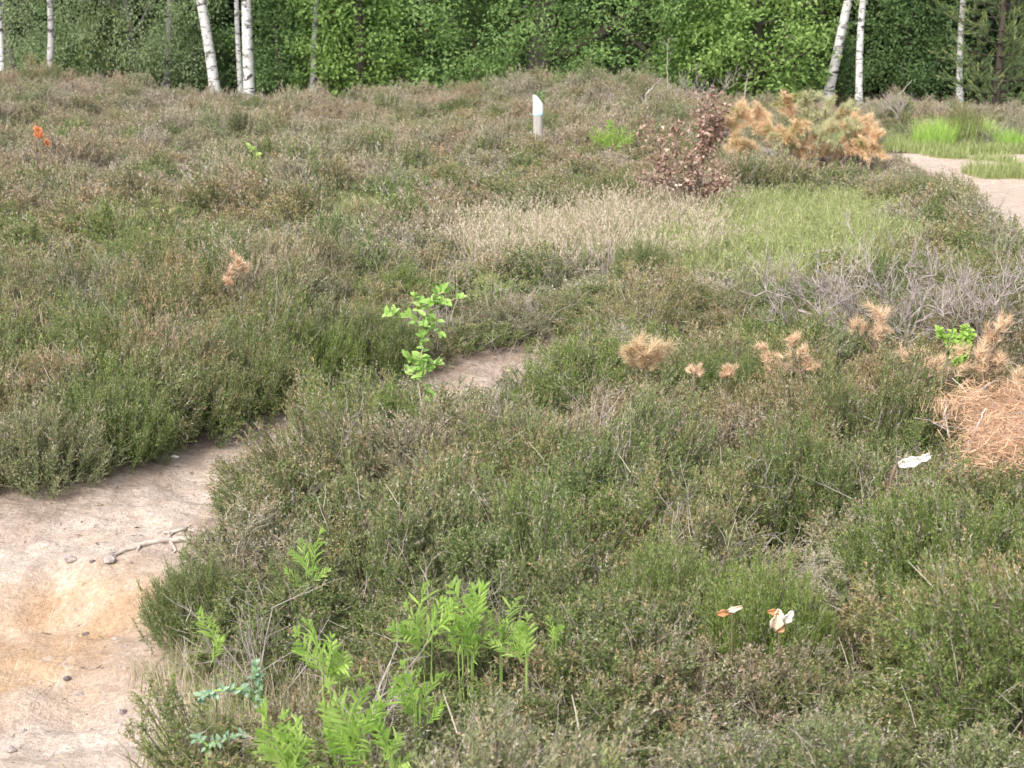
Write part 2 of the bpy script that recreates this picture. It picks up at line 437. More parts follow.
def leaves(mb, P, D, L, W, rng, k=None, fold=.25, m=0, tri=False, nrm=None):
    """P base points, D unit directions; one small folded leaf each"""
    n = len(P)
    L = np.broadcast_to(np.asarray(L, float), (n,))[:, None]; W = np.broadcast_to(np.asarray(W, float), (n,))[:, None]
    ref = rng.normal(size=(n, 3)) if nrm is None else nrm + rng.normal(size=(n, 3)) * .5
    S = unit(np.cross(D, ref)); U = np.cross(S, D)
    K = np.zeros((n, 4)); K[:, 3] = rng.random(n)
    if k is not None: K[:, :3] = k if np.ndim(k) > 1 else np.tile(k, (n, 1))
    if tri:
        V = np.stack([P - S * W * .5, P + S * W * .5, P + D * L], 1).reshape(-1, 3)
        mb.add(V, T=np.arange(n * 3).reshape(-1, 3), k=np.repeat(K, 3, 0), m=m)
    else:
        mid = P + D * L * .45 + U * W * fold
        V = np.stack([P, mid + S * W * .5, P + D * L, mid - S * W * .5], 1).reshape(-1, 3)
        mb.add(V, Q=np.arange(n * 4).reshape(-1, 4), k=np.repeat(K, 4, 0), m=m)

def heather_tuft(mb, rng, Rr, H, nst, nsp, nlf, ll, lw, org=(0, 0, 0), sc=(1, 1, 1), tilt=None, tubes=True, bare=0.):
    off = mb.n; v0 = len(mb.V)
    for _ in range(nst):
        a = rng.random() * 6.283; s = math.sqrt(rng.random()) * Rr
        dirx = np.array([math.cos(a), math.sin(a), 0])
        top = dirx * s + np.array([0, 0, H * (1 - .42 * (s / Rr) ** 2) * rng.uniform(.72, 1.06)])
        b0 = dirx * s * .25
        c = b0 * .5 + top * .5 + dirx * s * .22 - np.array([0, 0, H * .06])
        def Bz(t): 
            t = np.asarray(t)[:, None]; return (1 - t) ** 2 * b0 + 2 * t * (1 - t) * c + t * t * top
        if tubes:
            mb.tube(Bz(np.linspace(0, .95, 4)), [.003, .0025, .0018, .0012], 3, (0, 0, 1, rng.random()))
        if rng.random() < bare:
            for q in range(nsp // 2):
                t = rng.uniform(.35, 1.); p = Bz([t])[0]
                d = unit(dirx * rng.uniform(0, .6) + np.array([0, 0, .7]) + rng.normal(size=3) * .45)
                l = rng.uniform(.05, .11)
                mb.tube([p, p + d * l * .5 + rng.normal(size=3) * .005, p + d * l], [.0016, .0012, .0008], 3, (0, 1, 0, rng.random()))
            continue
        t = np.clip(1 - rng.random(nsp) ** 1.6 * .72, 0, 1); P = Bz(t)
        tn = Bz(np.clip(t + .05, 0, 1.05)) - Bz(t - .05)
        D = unit(unit(tn) * .5 + dirx * .22 * s / Rr + np.array([0, 0, .52]) + rng.normal(size=(nsp, 3)) * .50)
        L = rng.uniform(.030, .068, nsp) * (1 + (ll > .02) * .3)
        br = np.clip(rng.normal(.46, .26, nsp) * (.18 + .95 * t ** 3), 0, 1); gr = np.where(rng.random(nsp) < .10, .75, .04)
        # leaves of all sprigs at once
        f = (np.arange(nlf) + .5) / nlf
        pos = P[:, None] + D[:, None] * (L[:, None] * f[None])[..., None]
        pos = pos + rng.normal(size=pos.shape) * ll * .10
        rd = unit(rng.normal(size=pos.shape)); rd = unit(rd - (rd * D[:, None]).sum(-1, keepdims=True) * D[:, None])
        ld = unit(D[:, None] * .74 + rd * .72)
        k = np.zeros(pos.shape)
        k[..., 0] = np.clip(br[:, None] * (.45 + .75 * f[None]) + rng.normal(size=(nsp, nlf)) * .10 - .10, 0, 1)
        k[..., 1] = np.clip(gr[:, None] + (rng.random((nsp, nlf)) < .035) * .75, 0, 1)
        n = nsp * nlf
        leaves(mb, pos.reshape(n, 3), ld.reshape(n, 3), ll * rng.uniform(.7, 1.2, n), lw, rng, k.reshape(n, 3), tri=True)
    # transform
    for i in range(v0, len(mb.V)):
        V = mb.V[i] * np.asarray(sc)
        if tilt is not None: V = V @ tilt.T
        mb.V[i] = V + np.asarray(org)

def grass_tuft(mb, rng, r, hmin, hmax, n, w, lean=.35, seed=0., kr=.0):
    for _ in range(n):
        a = rng.random() * 6.283; s = r * math.sqrt(rng.random())
        b = np.array([math.cos(a) * s, math.sin(a) * s, 0]); h = rng.uniform(hmin, hmax)
        a2 = rng.random() * 6.283; l = rng.uniform(.1, 1) * lean * h
        d = np.array([math.cos(a2), math.sin(a2), 0]); sd = np.array([-d[1], d[0], 0]) if rng.random() < .5 else d[[1, 0, 2]]
        t = np.array([0, .4, .75, 1.])
        P = b + np.outer(t ** 2 * l, d) + np.outer(t * h * (1 - .12 * t), [0, 0, 1])
        ww = w * np.array([1, .85, .5, .08])
        V = np.concatenate([P - np.outer(ww, sd) * .5, P + np.outer(ww, sd) * .5])
        k = (1. if rng.random() < kr else 0., 0, 0, rng.random())
        mb.add(V, Q=[[i, i + 4, i + 5, i + 1] for i in range(3)], k=k)
        if rng.random() < seed:
            q = rng.integers(5, 9)
            PP = P[3] - (P[3] - P[2]) * rng.random((q, 1)) * .9
            leaves(mb, PP, unit(np.array([0, 0, 1]) + rng.normal(size=(q, 3)) * .35), w * 3.2, w * 1.2, rng, (0, 0, 0))

def stuff_object(name, protos, pts, rot, scl, pick, tint, mats, label=None, cat=None):
    """one object: its own mesh carries the prototypes and the points, geometry nodes instance them"""
    Vs, Ks, Ts, Qs, MTs, MQs, var = [], [], [], [], [], [], []
    n = 0
    for i, mb in enumerate(protos):
        V, K, T, Q, MT, MQ = mb.arrays()
        Vs.append(V); Ks.append(K); Ts.append(T + n); Qs.append(Q + n); MTs.append(MT); MQs.append(MQ)
        var.append(np.full(len(V), i)); n += len(V)
    np_ = len(pts)
    Vs.append(pts); Ks.append(np.zeros((np_, 4))); var.append(np.full(np_, -1))
    me = make_mesh(name, np.vstack(Vs), np.vstack(Ks), np.vstack(Ts), np.vstack(Qs), np.concatenate(MTs), np.concatenate(MQs), mats)
    def attr(nm, typ, arr, key):
        a = me.attributes.new(nm, typ, 'POINT'); a.data.foreach_set(key, arr.ravel())
    z = lambda a, d: np.concatenate([np.zeros((n, 3)) + d, a]).astype(np.float32)
    attr('var', 'INT', np.concatenate(var).astype(np.int32), 'value')
    attr('pick', 'INT', np.concatenate([np.full(n, -1), pick]).astype(np.int32), 'value')
    attr('rot', 'FLOAT_VECTOR', z(rot, 0), 'vector'); attr('scl', 'FLOAT_VECTOR', z(scl, 1), 'vector')
    attr('tint', 'FLOAT_VECTOR', z(tint, 0), 'vector')
    o = link(name, me)
    ng = bpy.data.node_groups.new(name + '_scatter', 'GeometryNodeTree')
    ng.interface.new_socket('Geometry', in_out='INPUT', socket_type='NodeSocketGeometry')
    ng.interface.new_socket('Geometry', in_out='OUTPUT', socket_type='NodeSocketGeometry')
    gi = ng.nodes.new('NodeGroupInput'); go = ng.nodes.new('NodeGroupOutput'); jn = ng.nodes.new('GeometryNodeJoinGeometry')
    def named(nm, typ):
        q = ng.nodes.new('GeometryNodeInputNamedAttribute'); q.data_type = typ; q.inputs['Name'].default_value = nm
        return [s for s in q.outputs if s.enabled and s.name == 'Attribute'][0]
    av, ap = named('var', 'INT'), named('pick', 'INT'); ar, as_ = named('rot', 'FLOAT_VECTOR'), named('scl', 'FLOAT_VECTOR')
    def sep(a, k):
        c = ng.nodes.new('FunctionNodeCompare'); c.data_type = 'INT'; c.operation = 'EQUAL'
        ins = [s for s in c.inputs if s.enabled]
        ng.links.new(a, ins[0]); ins[1].default_value = k
        s = ng.nodes.new('GeometryNodeSeparateGeometry'); s.domain = 'POINT'
        ng.links.new(gi.outputs[0], s.inputs[0]); ng.links.new(c.outputs[0], s.inputs['Selection'])
        return s.outputs[0]
    for k in range(len(protos)):
        ins = ng.nodes.new('GeometryNodeInstanceOnPoints')
        ng.links.new(sep(ap, k), ins.inputs['Points']); ng.links.new(sep(av, k), ins.inputs['Instance'])
        ng.links.new(ar, ins.inputs['Rotation']); ng.links.new(as_, ins.inputs['Scale'])
        ng.links.new(ins.outputs[0], jn.inputs[0])
    ng.links.new(jn.outputs[0], go.inputs[0])
    md = o.modifiers.new('scatter', 'NODES'); md.node_group = ng
    tag(o, label, cat, kind='stuff')
    return o

# ------------------------------------------------------------------ heather
NV = 7
def tuft_set(seed, n, *a, **kw):
    out = []
    for i in range(n):
        mb = MB(); heather_tuft(mb, np.random.default_rng(seed + i), *a, **kw); out.append(mb)
    return out
#                          R    H   stems sprigs leaves  len   width
near_p = tuft_set(100, NV, .17, .34, 28, 17, 13, .0110, .0046, bare=.06)
far_p = tuft_set(200, NV, .21, .34, 30, 14, 6, .022, .0088, bare=.08)

def tilt_matrix(ax, ay):
    return np.array(Matrix.Rotation(ax, 3, 'X') @ Matrix.Rotation(ay, 3, 'Y'))

# single bushes that read as bushes of their own: (px, py of the crown's middle, crown height, radius m, tint, label)
G, B_, D_ = (.22, .75, .28), (.62, .2, .45), (.16, .12, .24)
bush_spec = [
 (762, 578, .46, .20, (.02, 1.0, .2), 'bright green heather bush just above the curled cream dead leaf'),
 (660, 562, .42, .21, (.15, .55, .35), 'mid green heather bush with bare brown stems, left of the bright green bush'),
 (196, 566, .34, .16, (.12, .15, .35), 'dark green heather bush overhanging the sand path where the orange bank ends'),
 (24, 500, .40, .27, (.3, .15, .6), 'grey green heather bush at the far left edge of the path'),
 (92, 478, .46, .26, (.05, .25, .25), 'dark green heather bush second from the left along the far path edge'),
 (168, 450, .46, .32, (.35, .15, .4), 'rounded olive heather bush above the middle of the far path edge'),
 (238, 426, .46, .29, (.3, .25, .35), 'broad green heather bush above the narrowing sand path'),
 (306, 402, .46, .25, (.0, .8, .2), 'fresh green heather bush in the dark notch where the path disappears'),
 (366, 390, .46, .26, (.15, .2, .3), 'dark heather bush just left of the leafy sapling stem'),
 (798, 438, .50, .30, (.18, .15, .3), 'tall dark heather bush between the needle twigs and the white scrap'),
 (520, 425, .50, .30, (.35, .2, .4), 'upright tall heather bush with rusty stems right of the leafy sapling'),
 (950, 500, .50, .32, (.08, .5, .4), 'spreading green heather bush below the orange needle heap'),
 (160, 232, .48, .38, (.05, .5, .2), 'dark green heather bush left of the small orange dead frond'),
 (232, 236, .46, .36, (.15, .1, .3), 'dark blunt heather bush above the small orange dead frond'),
 (254, 170, .48, .34, (.2, .15, .3), 'round dark heather bush under the single yellow green leaf spray'),
 (648, 246, .45, .22, (.15, .3, .3), 'small dark heather bush at the near rim of the pale grass'),
 (722, 356, .44, .27, (.05, .3, .25), 'very dark green heather bush between the two dry pine sprays'),
 (612, 178, .5, .40, (.3, .12, .3), 'broad dark heather bush left of the coppery dead shrub'),
 (912, 178, .42, .30, (.22, .2, .3), 'dark heather bush at the bend of the sandy track'),
]
bush_meshes = []
for q in range(4):
    rng = np.random.default_rng(900 + q); mf = MB(); ms = MB()
    nt_ = 34
    for i in range(nt_):
        rr = math.sqrt((i + .5) / nt_); a = i * 2.39996 + rng.normal() * .2
        x, y = rr * math.cos(a) * .85, rr * math.sin(a) * .85
        h = (.55 + .5 * math.sqrt(max(0, 1 - .9 * rr * rr))) * rng.uniform(.85, 1.12)
        T = tilt_matrix(-y * .55 + rng.normal() * .08, x * .55 + rng.normal() * .08)
        heather_tuft(mf, rng, .17, .34, 17, 16, 12, .0110, .0046, org=(x * .3, y * .3, 0), sc=(1, 1, h * 1.35), tilt=T, tubes=False)
    for i in range(60):
        a = rng.random() * 6.283; s = rng.random() ** .5 * .30; d = np.array([math.cos(a), math.sin(a), 0])
        top = d * s * 1.15 + np.array([0, 0, .44 * (1 - .5 * (s / .34) ** 2)])
        mid = d * s * .7 + np.array([0, 0, top[2] * .5]) + rng.normal(size=3) * .01
        ms.tube([d * s * .3, mid, top], [.005, .0035, .0015], 4, (0, 0, 1, rng.random()))
    bush_meshes.append((mf, ms))
bush_cache = {}
bush_pts = []
for i, (px, py, h, r, tint, lab) in enumerate(bush_spec):
    p = at(px, py, 0) + np.array([0, r * 1.0, 0]) if 3 <= i <= 8 else at(px, py, h * .8)
    x, y = p[0], p[1]; z = g1(x, y)
    t = thing('heather_bush', lab, 'heather bush', (x, y, z - .02), 'heather bushes standing out of the heath')
    mf, ms = bush_meshes[i % 4]
    fm = heather_mat('heather_bush_sprigs', tint)
    V, K, T, Q, MT, MQ = mf.arrays(); f = link('foliage', make_mesh('foliage', V, K, T, Q, MT, MQ, [fm]), t)
    V, K, T, Q, MT, MQ = ms.arrays(); s = link('stems', make_mesh('stems', V, K, T, Q, MT, MQ, [fm]), t)
    k = r / .36
    t.scale = (k, k, h / .50); t.rotation_euler = (0, 0, i * 1.3)
    bush_pts.append((x, y, r))
bush_pts = np.array(bush_pts)

# carpet points
def halfw(y): return .2845 * y + 1.4 + .03 * y
pts = []
sp_near, sp_far = .155, .235
for (y0, y1, sp) in ((2.6, 12.0, sp_near), (12.0, 34.6, sp_far)):
    for y in np.arange(y0, y1, sp * .87):
        w = halfw(y)
        x = np.arange(-w, w, sp) + RNG.random() * sp
        pts.append(np.stack([x, np.full(len(x), y)], 1) + RNG.normal(size=(len(x), 2)) * sp * .28)
P = np.vstack(pts)
sd = path_sd(P[:, 0], P[:, 1]); td = track_sd(P[:, 0], P[:, 1])
gf = green_f(P[:, 0], P[:, 1]); df = dry_f(P[:, 0], P[:, 1])
rnd = RNG.random(len(P))
verge = (P[:, 0] > 4.3 + .3 * np.sin(P[:, 1])) & (P[:, 1] > 24.2) & (P[:, 1] < 27.8)
patchy = fbm(P[:, 0] * 1.1 + 60, P[:, 1] * 1.1 + 10, 3)
keep = (sd > np.where(P[:, 1] < 5.6, .09, np.where(P[:, 1] > 9.6, .10, .13 + .14 * RNG.random(len(P))))) & (td > .1) & (rnd > gf * .97) & (rnd > df * (.86)) & ~(verge & (rnd > .04))
lowedge = (P[:, 0] < -.45 - .12 * np.sin(P[:, 1] * 9)) & (P[:, 1] < 5.3) & (sd < .4)
keep &= ~(lowedge & (rnd > .55))
for (bx, by, br) in bush_pts: keep &= (np.hypot(P[:, 0] - bx, P[:, 1] - by) > br * .85)
P = P[keep]; sd = sd[keep]
# growth domes
nb = 2000
bc = np.stack([RNG.uniform(-13, 13, nb), RNG.uniform(2, 37, nb)], 1); brd = RNG.uniform(.24, .66, nb)
best = np.full(len(P), 1e9); bi = np.zeros(len(P), int)
for i in range(0, len(P), 2000):
    d = np.hypot(P[i:i + 2000, 0:1] - bc[:, 0], P[i:i + 2000, 1:2] - bc[:, 1]) / brd
    bi[i:i + 2000] = d.argmin(1); best[i:i + 2000] = d.min(1)
nf = 9500
fc = np.stack([RNG.uniform(-13, 13, nf), 2 + 35 * RNG.random(nf)], 1); frd = RNG.uniform(.5, 1.5, nf)
fbest = np.full(len(P), 1e9); fi_ = np.zeros(len(P), int)
for i in range(0, len(P), 800):
    d = np.hypot(P[i:i + 800, 0:1] - fc[:, 0], P[i:i + 800, 1:2] - fc[:, 1]) / frd / .26
    fi_[i:i + 800] = d.argmin(1); fbest[i:i + 800] = d.min(1)
dome = np.sqrt(np.clip(1 - best ** 2 * .85, 0, 1))
hn = fbm(P[:, 0] * .55 + 4, P[:, 1] * .55 + 14, 3)
H = (.20 + .98 * dome * (.58 + .74 * RNG.random(nb)[bi])) * (.78 + .50 * hn) * RNG.uniform(.86, 1.14, len(P)) * 1.12
fh = RNG.random(nf)[fi_]
H *= (.70 + .52 * fh) * (1.08 - .30 * np.clip(fbest, 0, 1.2) ** 2)
H *= 1 - .14 * sstep(20, 30, P[:, 1])
front = np.maximum(np.maximum(green_f(P[:, 0], P[:, 1] + .9), dry_f(P[:, 0], P[:, 1] + .9)), np.maximum(green_f(P[:, 0], P[:, 1] + 1.8), dry_f(P[:, 0], P[:, 1] + 1.8)) * .7)
H *= 1 - .42 * front
H *= 1 - .34 * sstep(1.1, .4, ell(P[:, 0], P[:, 1], -.16, 8.45, .36, .8))
H *= 1 - .62 * sstep(1.1, .5, ell(P[:, 0], P[:, 1], .36, 23.8, .55, 1.3))
H *= 1 - .15 * sstep(.9, .2, track_sd(P[:, 0], P[:, 1]))
H *= 1 + .5 * sstep(1.1, .5, ell(P[:, 0], P[:, 1], .52, 9.4, .42, .7))
H *= 1 + .3 * sstep(1.1, .5, ell(P[:, 0], P[:, 1], -.62, 8.1, .34, .6))
H = np.where(sd < .5, np.maximum(H, .62), H) * (.72 + .28 * sstep(.1, .35, sd))
edge_low = (P[:, 0] < -.3) & (P[:, 1] < 5.4) & (sd < .55)
for (qx, qy, qr, qh) in ((-.86, 7.5, .2, .95), (-.82, 7.75, .25, 1.08), (-.74, 8.05, .26, 1.12), (-.62, 8.3, .24, 1.12), (-.66, 7.85, .28, 1.12), (-.50, 8.15, .28, 1.15), (-.36, 8.45, .24, 1.08), (.42, 9.1, .28, 1.1), (.5, 9.5, .3, 1.3)):
    e = np.hypot(P[:, 0] - qx, P[:, 1] - qy) / qr
    H = np.where(e < 1, np.maximum(H, qh * np.random.default_rng(int(qx * 100) + 900).uniform(.88, 1.1, len(P))), H)
H = np.where(edge_low, H * (.45 + .6 * sstep(.1, .55, sd)), H)
# plants that stand free of the heather grow where it is lower
CLEAR = [(313, 568, .30, .20), (430, 640, .30, .2), (465, 640, .30, .24), (500, 632, .30, .16), (527, 655, .30, .14), (554, 640, .3, .14), (326, 672, .3, .22), (355, 742, .3, .24), (416, 707, .3, .2),
         (391, 756, .3, .18), (288, 766, .3, .22), (214, 640, .3, .16), (262, 706, .22, .22), (206, 748, .15, .2), (424, 402, .43, .12), (958, 372, .35, .3), (874, 352, .3, .3), (800, 372, .33, .35), (770, 372, .33, .25), (648, 366, .33, .3),
         (694, 376, .33, .18), (727, 378, .33, .18), (984, 380, .33, .3), (924, 380, .33, .35), (954, 385, .33, .3), (1016, 392, .33, .3), (1000, 425, .27, .5), (1030, 440, .27, .5), (985, 435, .27, .4), (1020, 400, .27, .4), (912, 464, .33, .12), (779, 622, .3, .16), (732, 612, .3, .14), (612, 143, .3, .6),
         (42, 150, .42, .5), (234, 282, .38, .4), (682, 192, .3, .8), (704, 180, .35, .6), (254, 156, .42, .4), (538, 131, .42, .5), (538, 136, .42, .8), (538, 142, .40, .9)]
for (cx, cy, ch, cr) in CLEAR:
    q_ = at(cx, cy, ch); e = ell(P[:, 0], P[:, 1], q_[0], q_[1] - cr * .6, cr * .8, cr * 1.0)
    cap = (ch + (.03 if cy > 560 else .015)) / .34 * .92
    if cy > 300: H = np.where(e < 1, np.maximum(H, cap * np.random.default_rng(int(cx)).uniform(.86, 1.0, len(P))), H)
    H = np.where(e < 1.25, np.minimum(H, cap + np.maximum(0, e - .9) * 1.6), H)
out = (P - bc[bi]) / brd[bi][:, None]
lean = .66
e_ = .08; gx = (path_sd(P[:, 0] + e_, P[:, 1]) - path_sd(P[:, 0] - e_, P[:, 1])) / (2 * e_); gy = (path_sd(P[:, 0], P[:, 1] + e_) - path_sd(P[:, 0], P[:, 1] - e_)) / (2 * e_)
pe = np.clip((.45 - sd) / .4, 0, 1)
out = out * (1 - .6 * pe[:, None]) - np.stack([gx, gy], 1) * pe[:, None] * 1.1
rot = np.stack([-out[:, 1] * lean + RNG.normal(size=len(P)) * .10, out[:, 0] * lean + RNG.normal(size=len(P)) * .10, RNG.random(len(P)) * .0], 1)
# spin each tuft about its own axis first (euler XYZ: X then Y then Z), use the Z angle small to keep the lean
wd = RNG.uniform(.85, 1.2, len(P))
scl = np.stack([wd, wd, H], 1)
far = P[:, 1] > 12
bt = RNG.random((nb, 3)); ft = RNG.random((nf, 3))
lowf = fbm(P[:, 0] * .35 + 90, P[:, 1] * .35 + 70, 3); low2 = fbm(P[:, 0] * .8 + 9, P[:, 1] * .8 + 170, 3)
brown = .45 - .06 * sstep(9, 6, P[:, 1]) + .24 * (bt[bi, 0] - .5) + .62 * (ft[fi_, 0] - .5) + (lowf - .5) * .45 + .12 * sstep(9, 26, P[:, 1]) + .06 * sstep(0, -6, P[:, 0])
lush = np.clip(.25 + (bt[bi, 1] - .5) * .5 + (ft[fi_, 1] - .5) * .7 + (low2 - .5) * .7 - .25 * sstep(8, 20, P[:, 1]), 0, 1)
grey = np.clip(.31 - .08 * sstep(9, 6, P[:, 1]) + (bt[bi, 2] ** 3) * .25 + (ft[fi_, 2] ** 4) * .45 + (fbm(P[:, 0] * .6 + 33, P[:, 1] * .6 + 21, 3) - .5) * .4 + .25 * sstep(10, 26, P[:, 1]), .1, .95)
dk = (RNG.random(nf) < .16)[fi_]; brown = brown - .45 * dk; grey = grey - .18 * dk
pk = (RNG.random(nf) < .12)[fi_]; grey = grey + .25 * pk
tint = np.stack([np.clip(brown, 0, 1), lush, grey], 1)
P3 = np.column_stack([P, ground(P[:, 0], P[:, 1]) - .015])
pick = RNG.integers(0, NV, len(P))
for msk, pr, nm, lab in ((~far, near_p, 'heather', 'knee high brownish green heather covering the near heath beside the path'),
                         (far, far_p, 'heather_far', 'brown and olive heather covering the far heath up to the trees')):
    stuff_object('heather', pr, P3[msk], rot[msk], scl[msk], pick[msk], tint[msk], [M['heather']], lab, 'heather')
print('heather tufts', len(P), (~far).sum())

# dead grey twigs among the heather
def twig_tuft(mb, rng, n, h, spread, r0, depth=2, k=(0, 0, 0, .5)):
    def br(p, d, l, r, dep):
        q = [p]; dd = d
        for i in range(3):
            dd = unit(dd + rng.normal(size=3) * .16); q.append(q[-1] + dd * l / 3)
        mb.tube(q, np.linspace(r, r * .5, 4), 4 if dep == depth else 3, (0, 0, 0, rng.random()))
        if dep > 0:
            for _ in range(rng.integers(2, 5)):
                i = rng.integers(1, 4)
                br(q[i], unit(dd + rng.normal(size=3) * .5 + np.array([0, 0, .15])), l * rng.uniform(.4, .7), r * .55, dep - 1)
    for _ in range(n):
        a = rng.random() * 6.283; s = rng.random() * spread
        br(np.array([math.cos(a) * .03, math.sin(a) * .03, 0.]), unit([math.cos(a) * s, math.sin(a) * s, 1]), h * rng.uniform(.45, .62), r0, depth)
twp = []
for i in range(4):
    mb = MB(); twig_tuft(mb, np.random.default_rng(400 + i), 6, .42, .55, .0028); twp.append(mb)
n = 1500
y = 3 + 33 * RNG.random(n) ** .8; x = (RNG.random(n) * 2 - 1) * halfw(y)
w = fbm(x * .6 + 33, y * .6 + 21, 3) + RNG.random(n) * .25
k = (path_sd(x, y) > .15) & (track_sd(x, y) > .2) & (green_f(x, y) < .3) & (dry_f(x, y) < .5) & (w > .62)
x, y = x[k], y[k]; n = len(x)
s = RNG.uniform(.7, 1.2, n)
stuff_object('dead_twigs', twp, np.column_stack([x, y, ground(x, y)]), np.column_stack([RNG.normal(size=n) * .2, RNG.normal(size=n) * .2, RNG.random(n) * 6.28]),
             np.column_stack([s, s, s]), RNG.integers(0, 4, n), np.zeros((n, 3)), [M['deadtwig']], 'bare grey dead twigs poking up through the heather', 'twigs')

# grass
def scatter(nm, protos, fmask, n, ylo, yhi, xlo, xhi, smin, smax, mat, lab):
    x = RNG.uniform(xlo, xhi, n); y = RNG.uniform(ylo, yhi, n)
    k = fmask(x, y); x, y = x[k], y[k]; q = len(x)
    s = RNG.uniform(smin, smax, q)
    stuff_object(nm, protos, np.column_stack([x, y, ground(x, y) - .01]), np.column_stack([RNG.normal(size=q) * .1, RNG.normal(size=q) * .1, RNG.random(q) * 6.28]),
                 np.column_stack([s, s, s]), RNG.integers(0, len(protos), q), np.zeros((q, 3)), [mat], lab, 'grass')
def gp(seed, *a, **kw):
    o = []
    for i in range(4):
        mb = MB(); grass_tuft(mb, np.random.default_rng(seed + i), *a, **kw); o.append(mb)
    return o
dryp = gp(500, .13, .10, .42, 58, .0070, .6, .6, .38)
grp = gp(520, .13, .06, .30, 75, .0068, .7, .2, .36)
vrg = gp(540, .15, .06, .2, 80, .009, .7, 0, .0)
R0 = RNG
scatter('dry_grass', dryp, lambda x, y: (dry_f(x, y) * (1 - .65 * green_f(x, y)) > R0.random(len(x)) * .9 + .05) & (path_sd(x, y) > .1), 3000, 11.8, 21.5, -2.2, 5, .7, 1.15, M['drygrass'], 'pale straw coloured seeding grass patch in the middle of the heath')
scatter('green_grass', grp, lambda x, y: (green_f(x, y) > R0.random(len(x)) * .9 + .05) & (path_sd(x, y) > .1), 3400, 11.5, 20.5, .2, 4.8, .65, 1.1, M['grass'], 'bright green grass patch in front of the dry pine boughs')
scatter('green_grass', vrg, lambda x, y: (x > 4.4 + .3 * np.sin(y * 2)) & (fbm(x * .8, y * .8, 3) > .33) & (((track_sd(x, y) > .0) & (y > 24.3)) | ((fbm(x * .9 + 7, y * .5, 3) > .54) & (y > 20.5) & (x > 5.6))), 5600, 17, 28.5, 4.2, 12, .6, 1.2, M['grass'], 'low green grass verge behind and along the sandy track')
scatter('green_grass', gp(550, .12, .2, .34, 60, .008, .5, .1, .5), lambda x, y: ell(x, y, -1.55, 16.9, .45, .8) + (fbm(x * 2, y * 2, 2) - .5) < .9, 500, 15.5, 18.5, -2.3, -.8, .8, 1.1, M['grass'], 'small yellow green grassy cushion left of the pale grass patch')
# sparse grass in the heather and at the path's edge
def sparse(x, y): return (path_sd(x, y) > .0) & (path_sd(x, y) < .35) & (fbm(x * 2, y * 2, 2) > .5)
scatter('dry_grass', gp(560, .08, .05, .16, 34, .0028, .8, 0, .5), lambda x, y: (path_sd(x, y) > -.02) & (path_sd(x, y) < .45) & (y < 5.6) & (x < -.3), 900, 2.8, 5.6, -1.2, -.3, .6, 1.2, M['drygrass'], 'short dry grass fringe along the near right edge of the sand path')
scatter('dry_grass', gp(580, .07, .30, .52, 9, .0032, .45, .5, .4), lambda x, y: (np.abs(x) < halfw(y)) & (path_sd(x, y) > .2) & (track_sd(x, y) > .2) & (fbm(x * .5 + 77, y * .5, 2) > .5), 900, 3.2, 34, -11, 11, .7, 1.1, M['drygrass'], 'thin straw stems scattered through the heather')

# yellow-green moss cushion hump
# ------------------------------------------------------------------ trees
def grow(mb, rng, p, d, L, r, depth, tips, nseg=6, wig=.10, up=.06, kids=(3, 5), spread=.8, m=0, ratio=.62, sides=8):
    q = [np.array(p, float)]; dd = unit(np.array(d, float))
    for i in range(nseg):
        dd = unit(dd + rng.normal(size=3) * wig + np.array([0, 0, up])); q.append(q[-1] + dd * L / nseg)
    mb.tube(q, np.linspace(r, r * .45, nseg + 1), sides, (0, 0, 1, rng.random()), m)
    if depth <= 0:
        tips.extend(q[2:]); return
    for _ in range(rng.integers(kids[0], kids[1] + 1)):
        i = rng.integers(nseg // 3, nseg + 1)
        grow(mb, rng, q[i], unit(dd * .6 + unit(rng.normal(size=3)) * spread), L * ratio * rng.uniform(.7, 1.15), r * .5, depth - 1, tips, max(3, nseg - 1), wig * 1.3, up, kids, spread, m, ratio, max(4, sides - 2))
    tips.append(q[-1])

def clump_leaves(mb, rng, C, per, rad, L, W, flat=.6, droop=0., kr=0.):
    n = len(C) * per
    off = rng.normal(size=(n, 3)) * np.repeat(rad, per)[:, None] * .55 if np.ndim(rad) else rng.normal(size=(n, 3)) * rad * .55
    off[:, 2] *= flat
    Pp = np.repeat(C, per, 0) + off
    D = unit(off * 1.2 / (np.abs(off).max() + 1e-6) + rng.normal(size=(n, 3)) * .7 + np.array([0, 0, -droop]))
    k = np.zeros((n, 3)); k[:, 0] = (rng.random(n) < kr) * rng.random(n)
    leaves(mb, Pp, D, L * rng.uniform(.65, 1.2, n), W * rng.uniform(.8, 1.2, n), rng, k, nrm=np.tile([0., -.25, 1.], (n, 1)))
    K = mb.K[-1]; K[:, 3] = np.clip(.45 * K[:, 3] + .55 * np.repeat(rng.random(len(C)), per * 4), 0, 1)

def crown_pts(rng, n, c, r, shell=.55, zmin=.15):
    d = unit(rng.normal(size=(n, 3))); rr = (shell + (1 - shell) * rng.random(n))[:, None]
    lump = 1 + .28 * (fbm(d[:, 0] * 2.2 + 9, d[:, 1] * 2.2 + d[:, 2] * 1.7 + 3, 3) - .5)[:, None] * 2
    P = np.asarray(c) + d * rr * lump * np.asarray(r)
    return P[P[:, 2] > zmin]

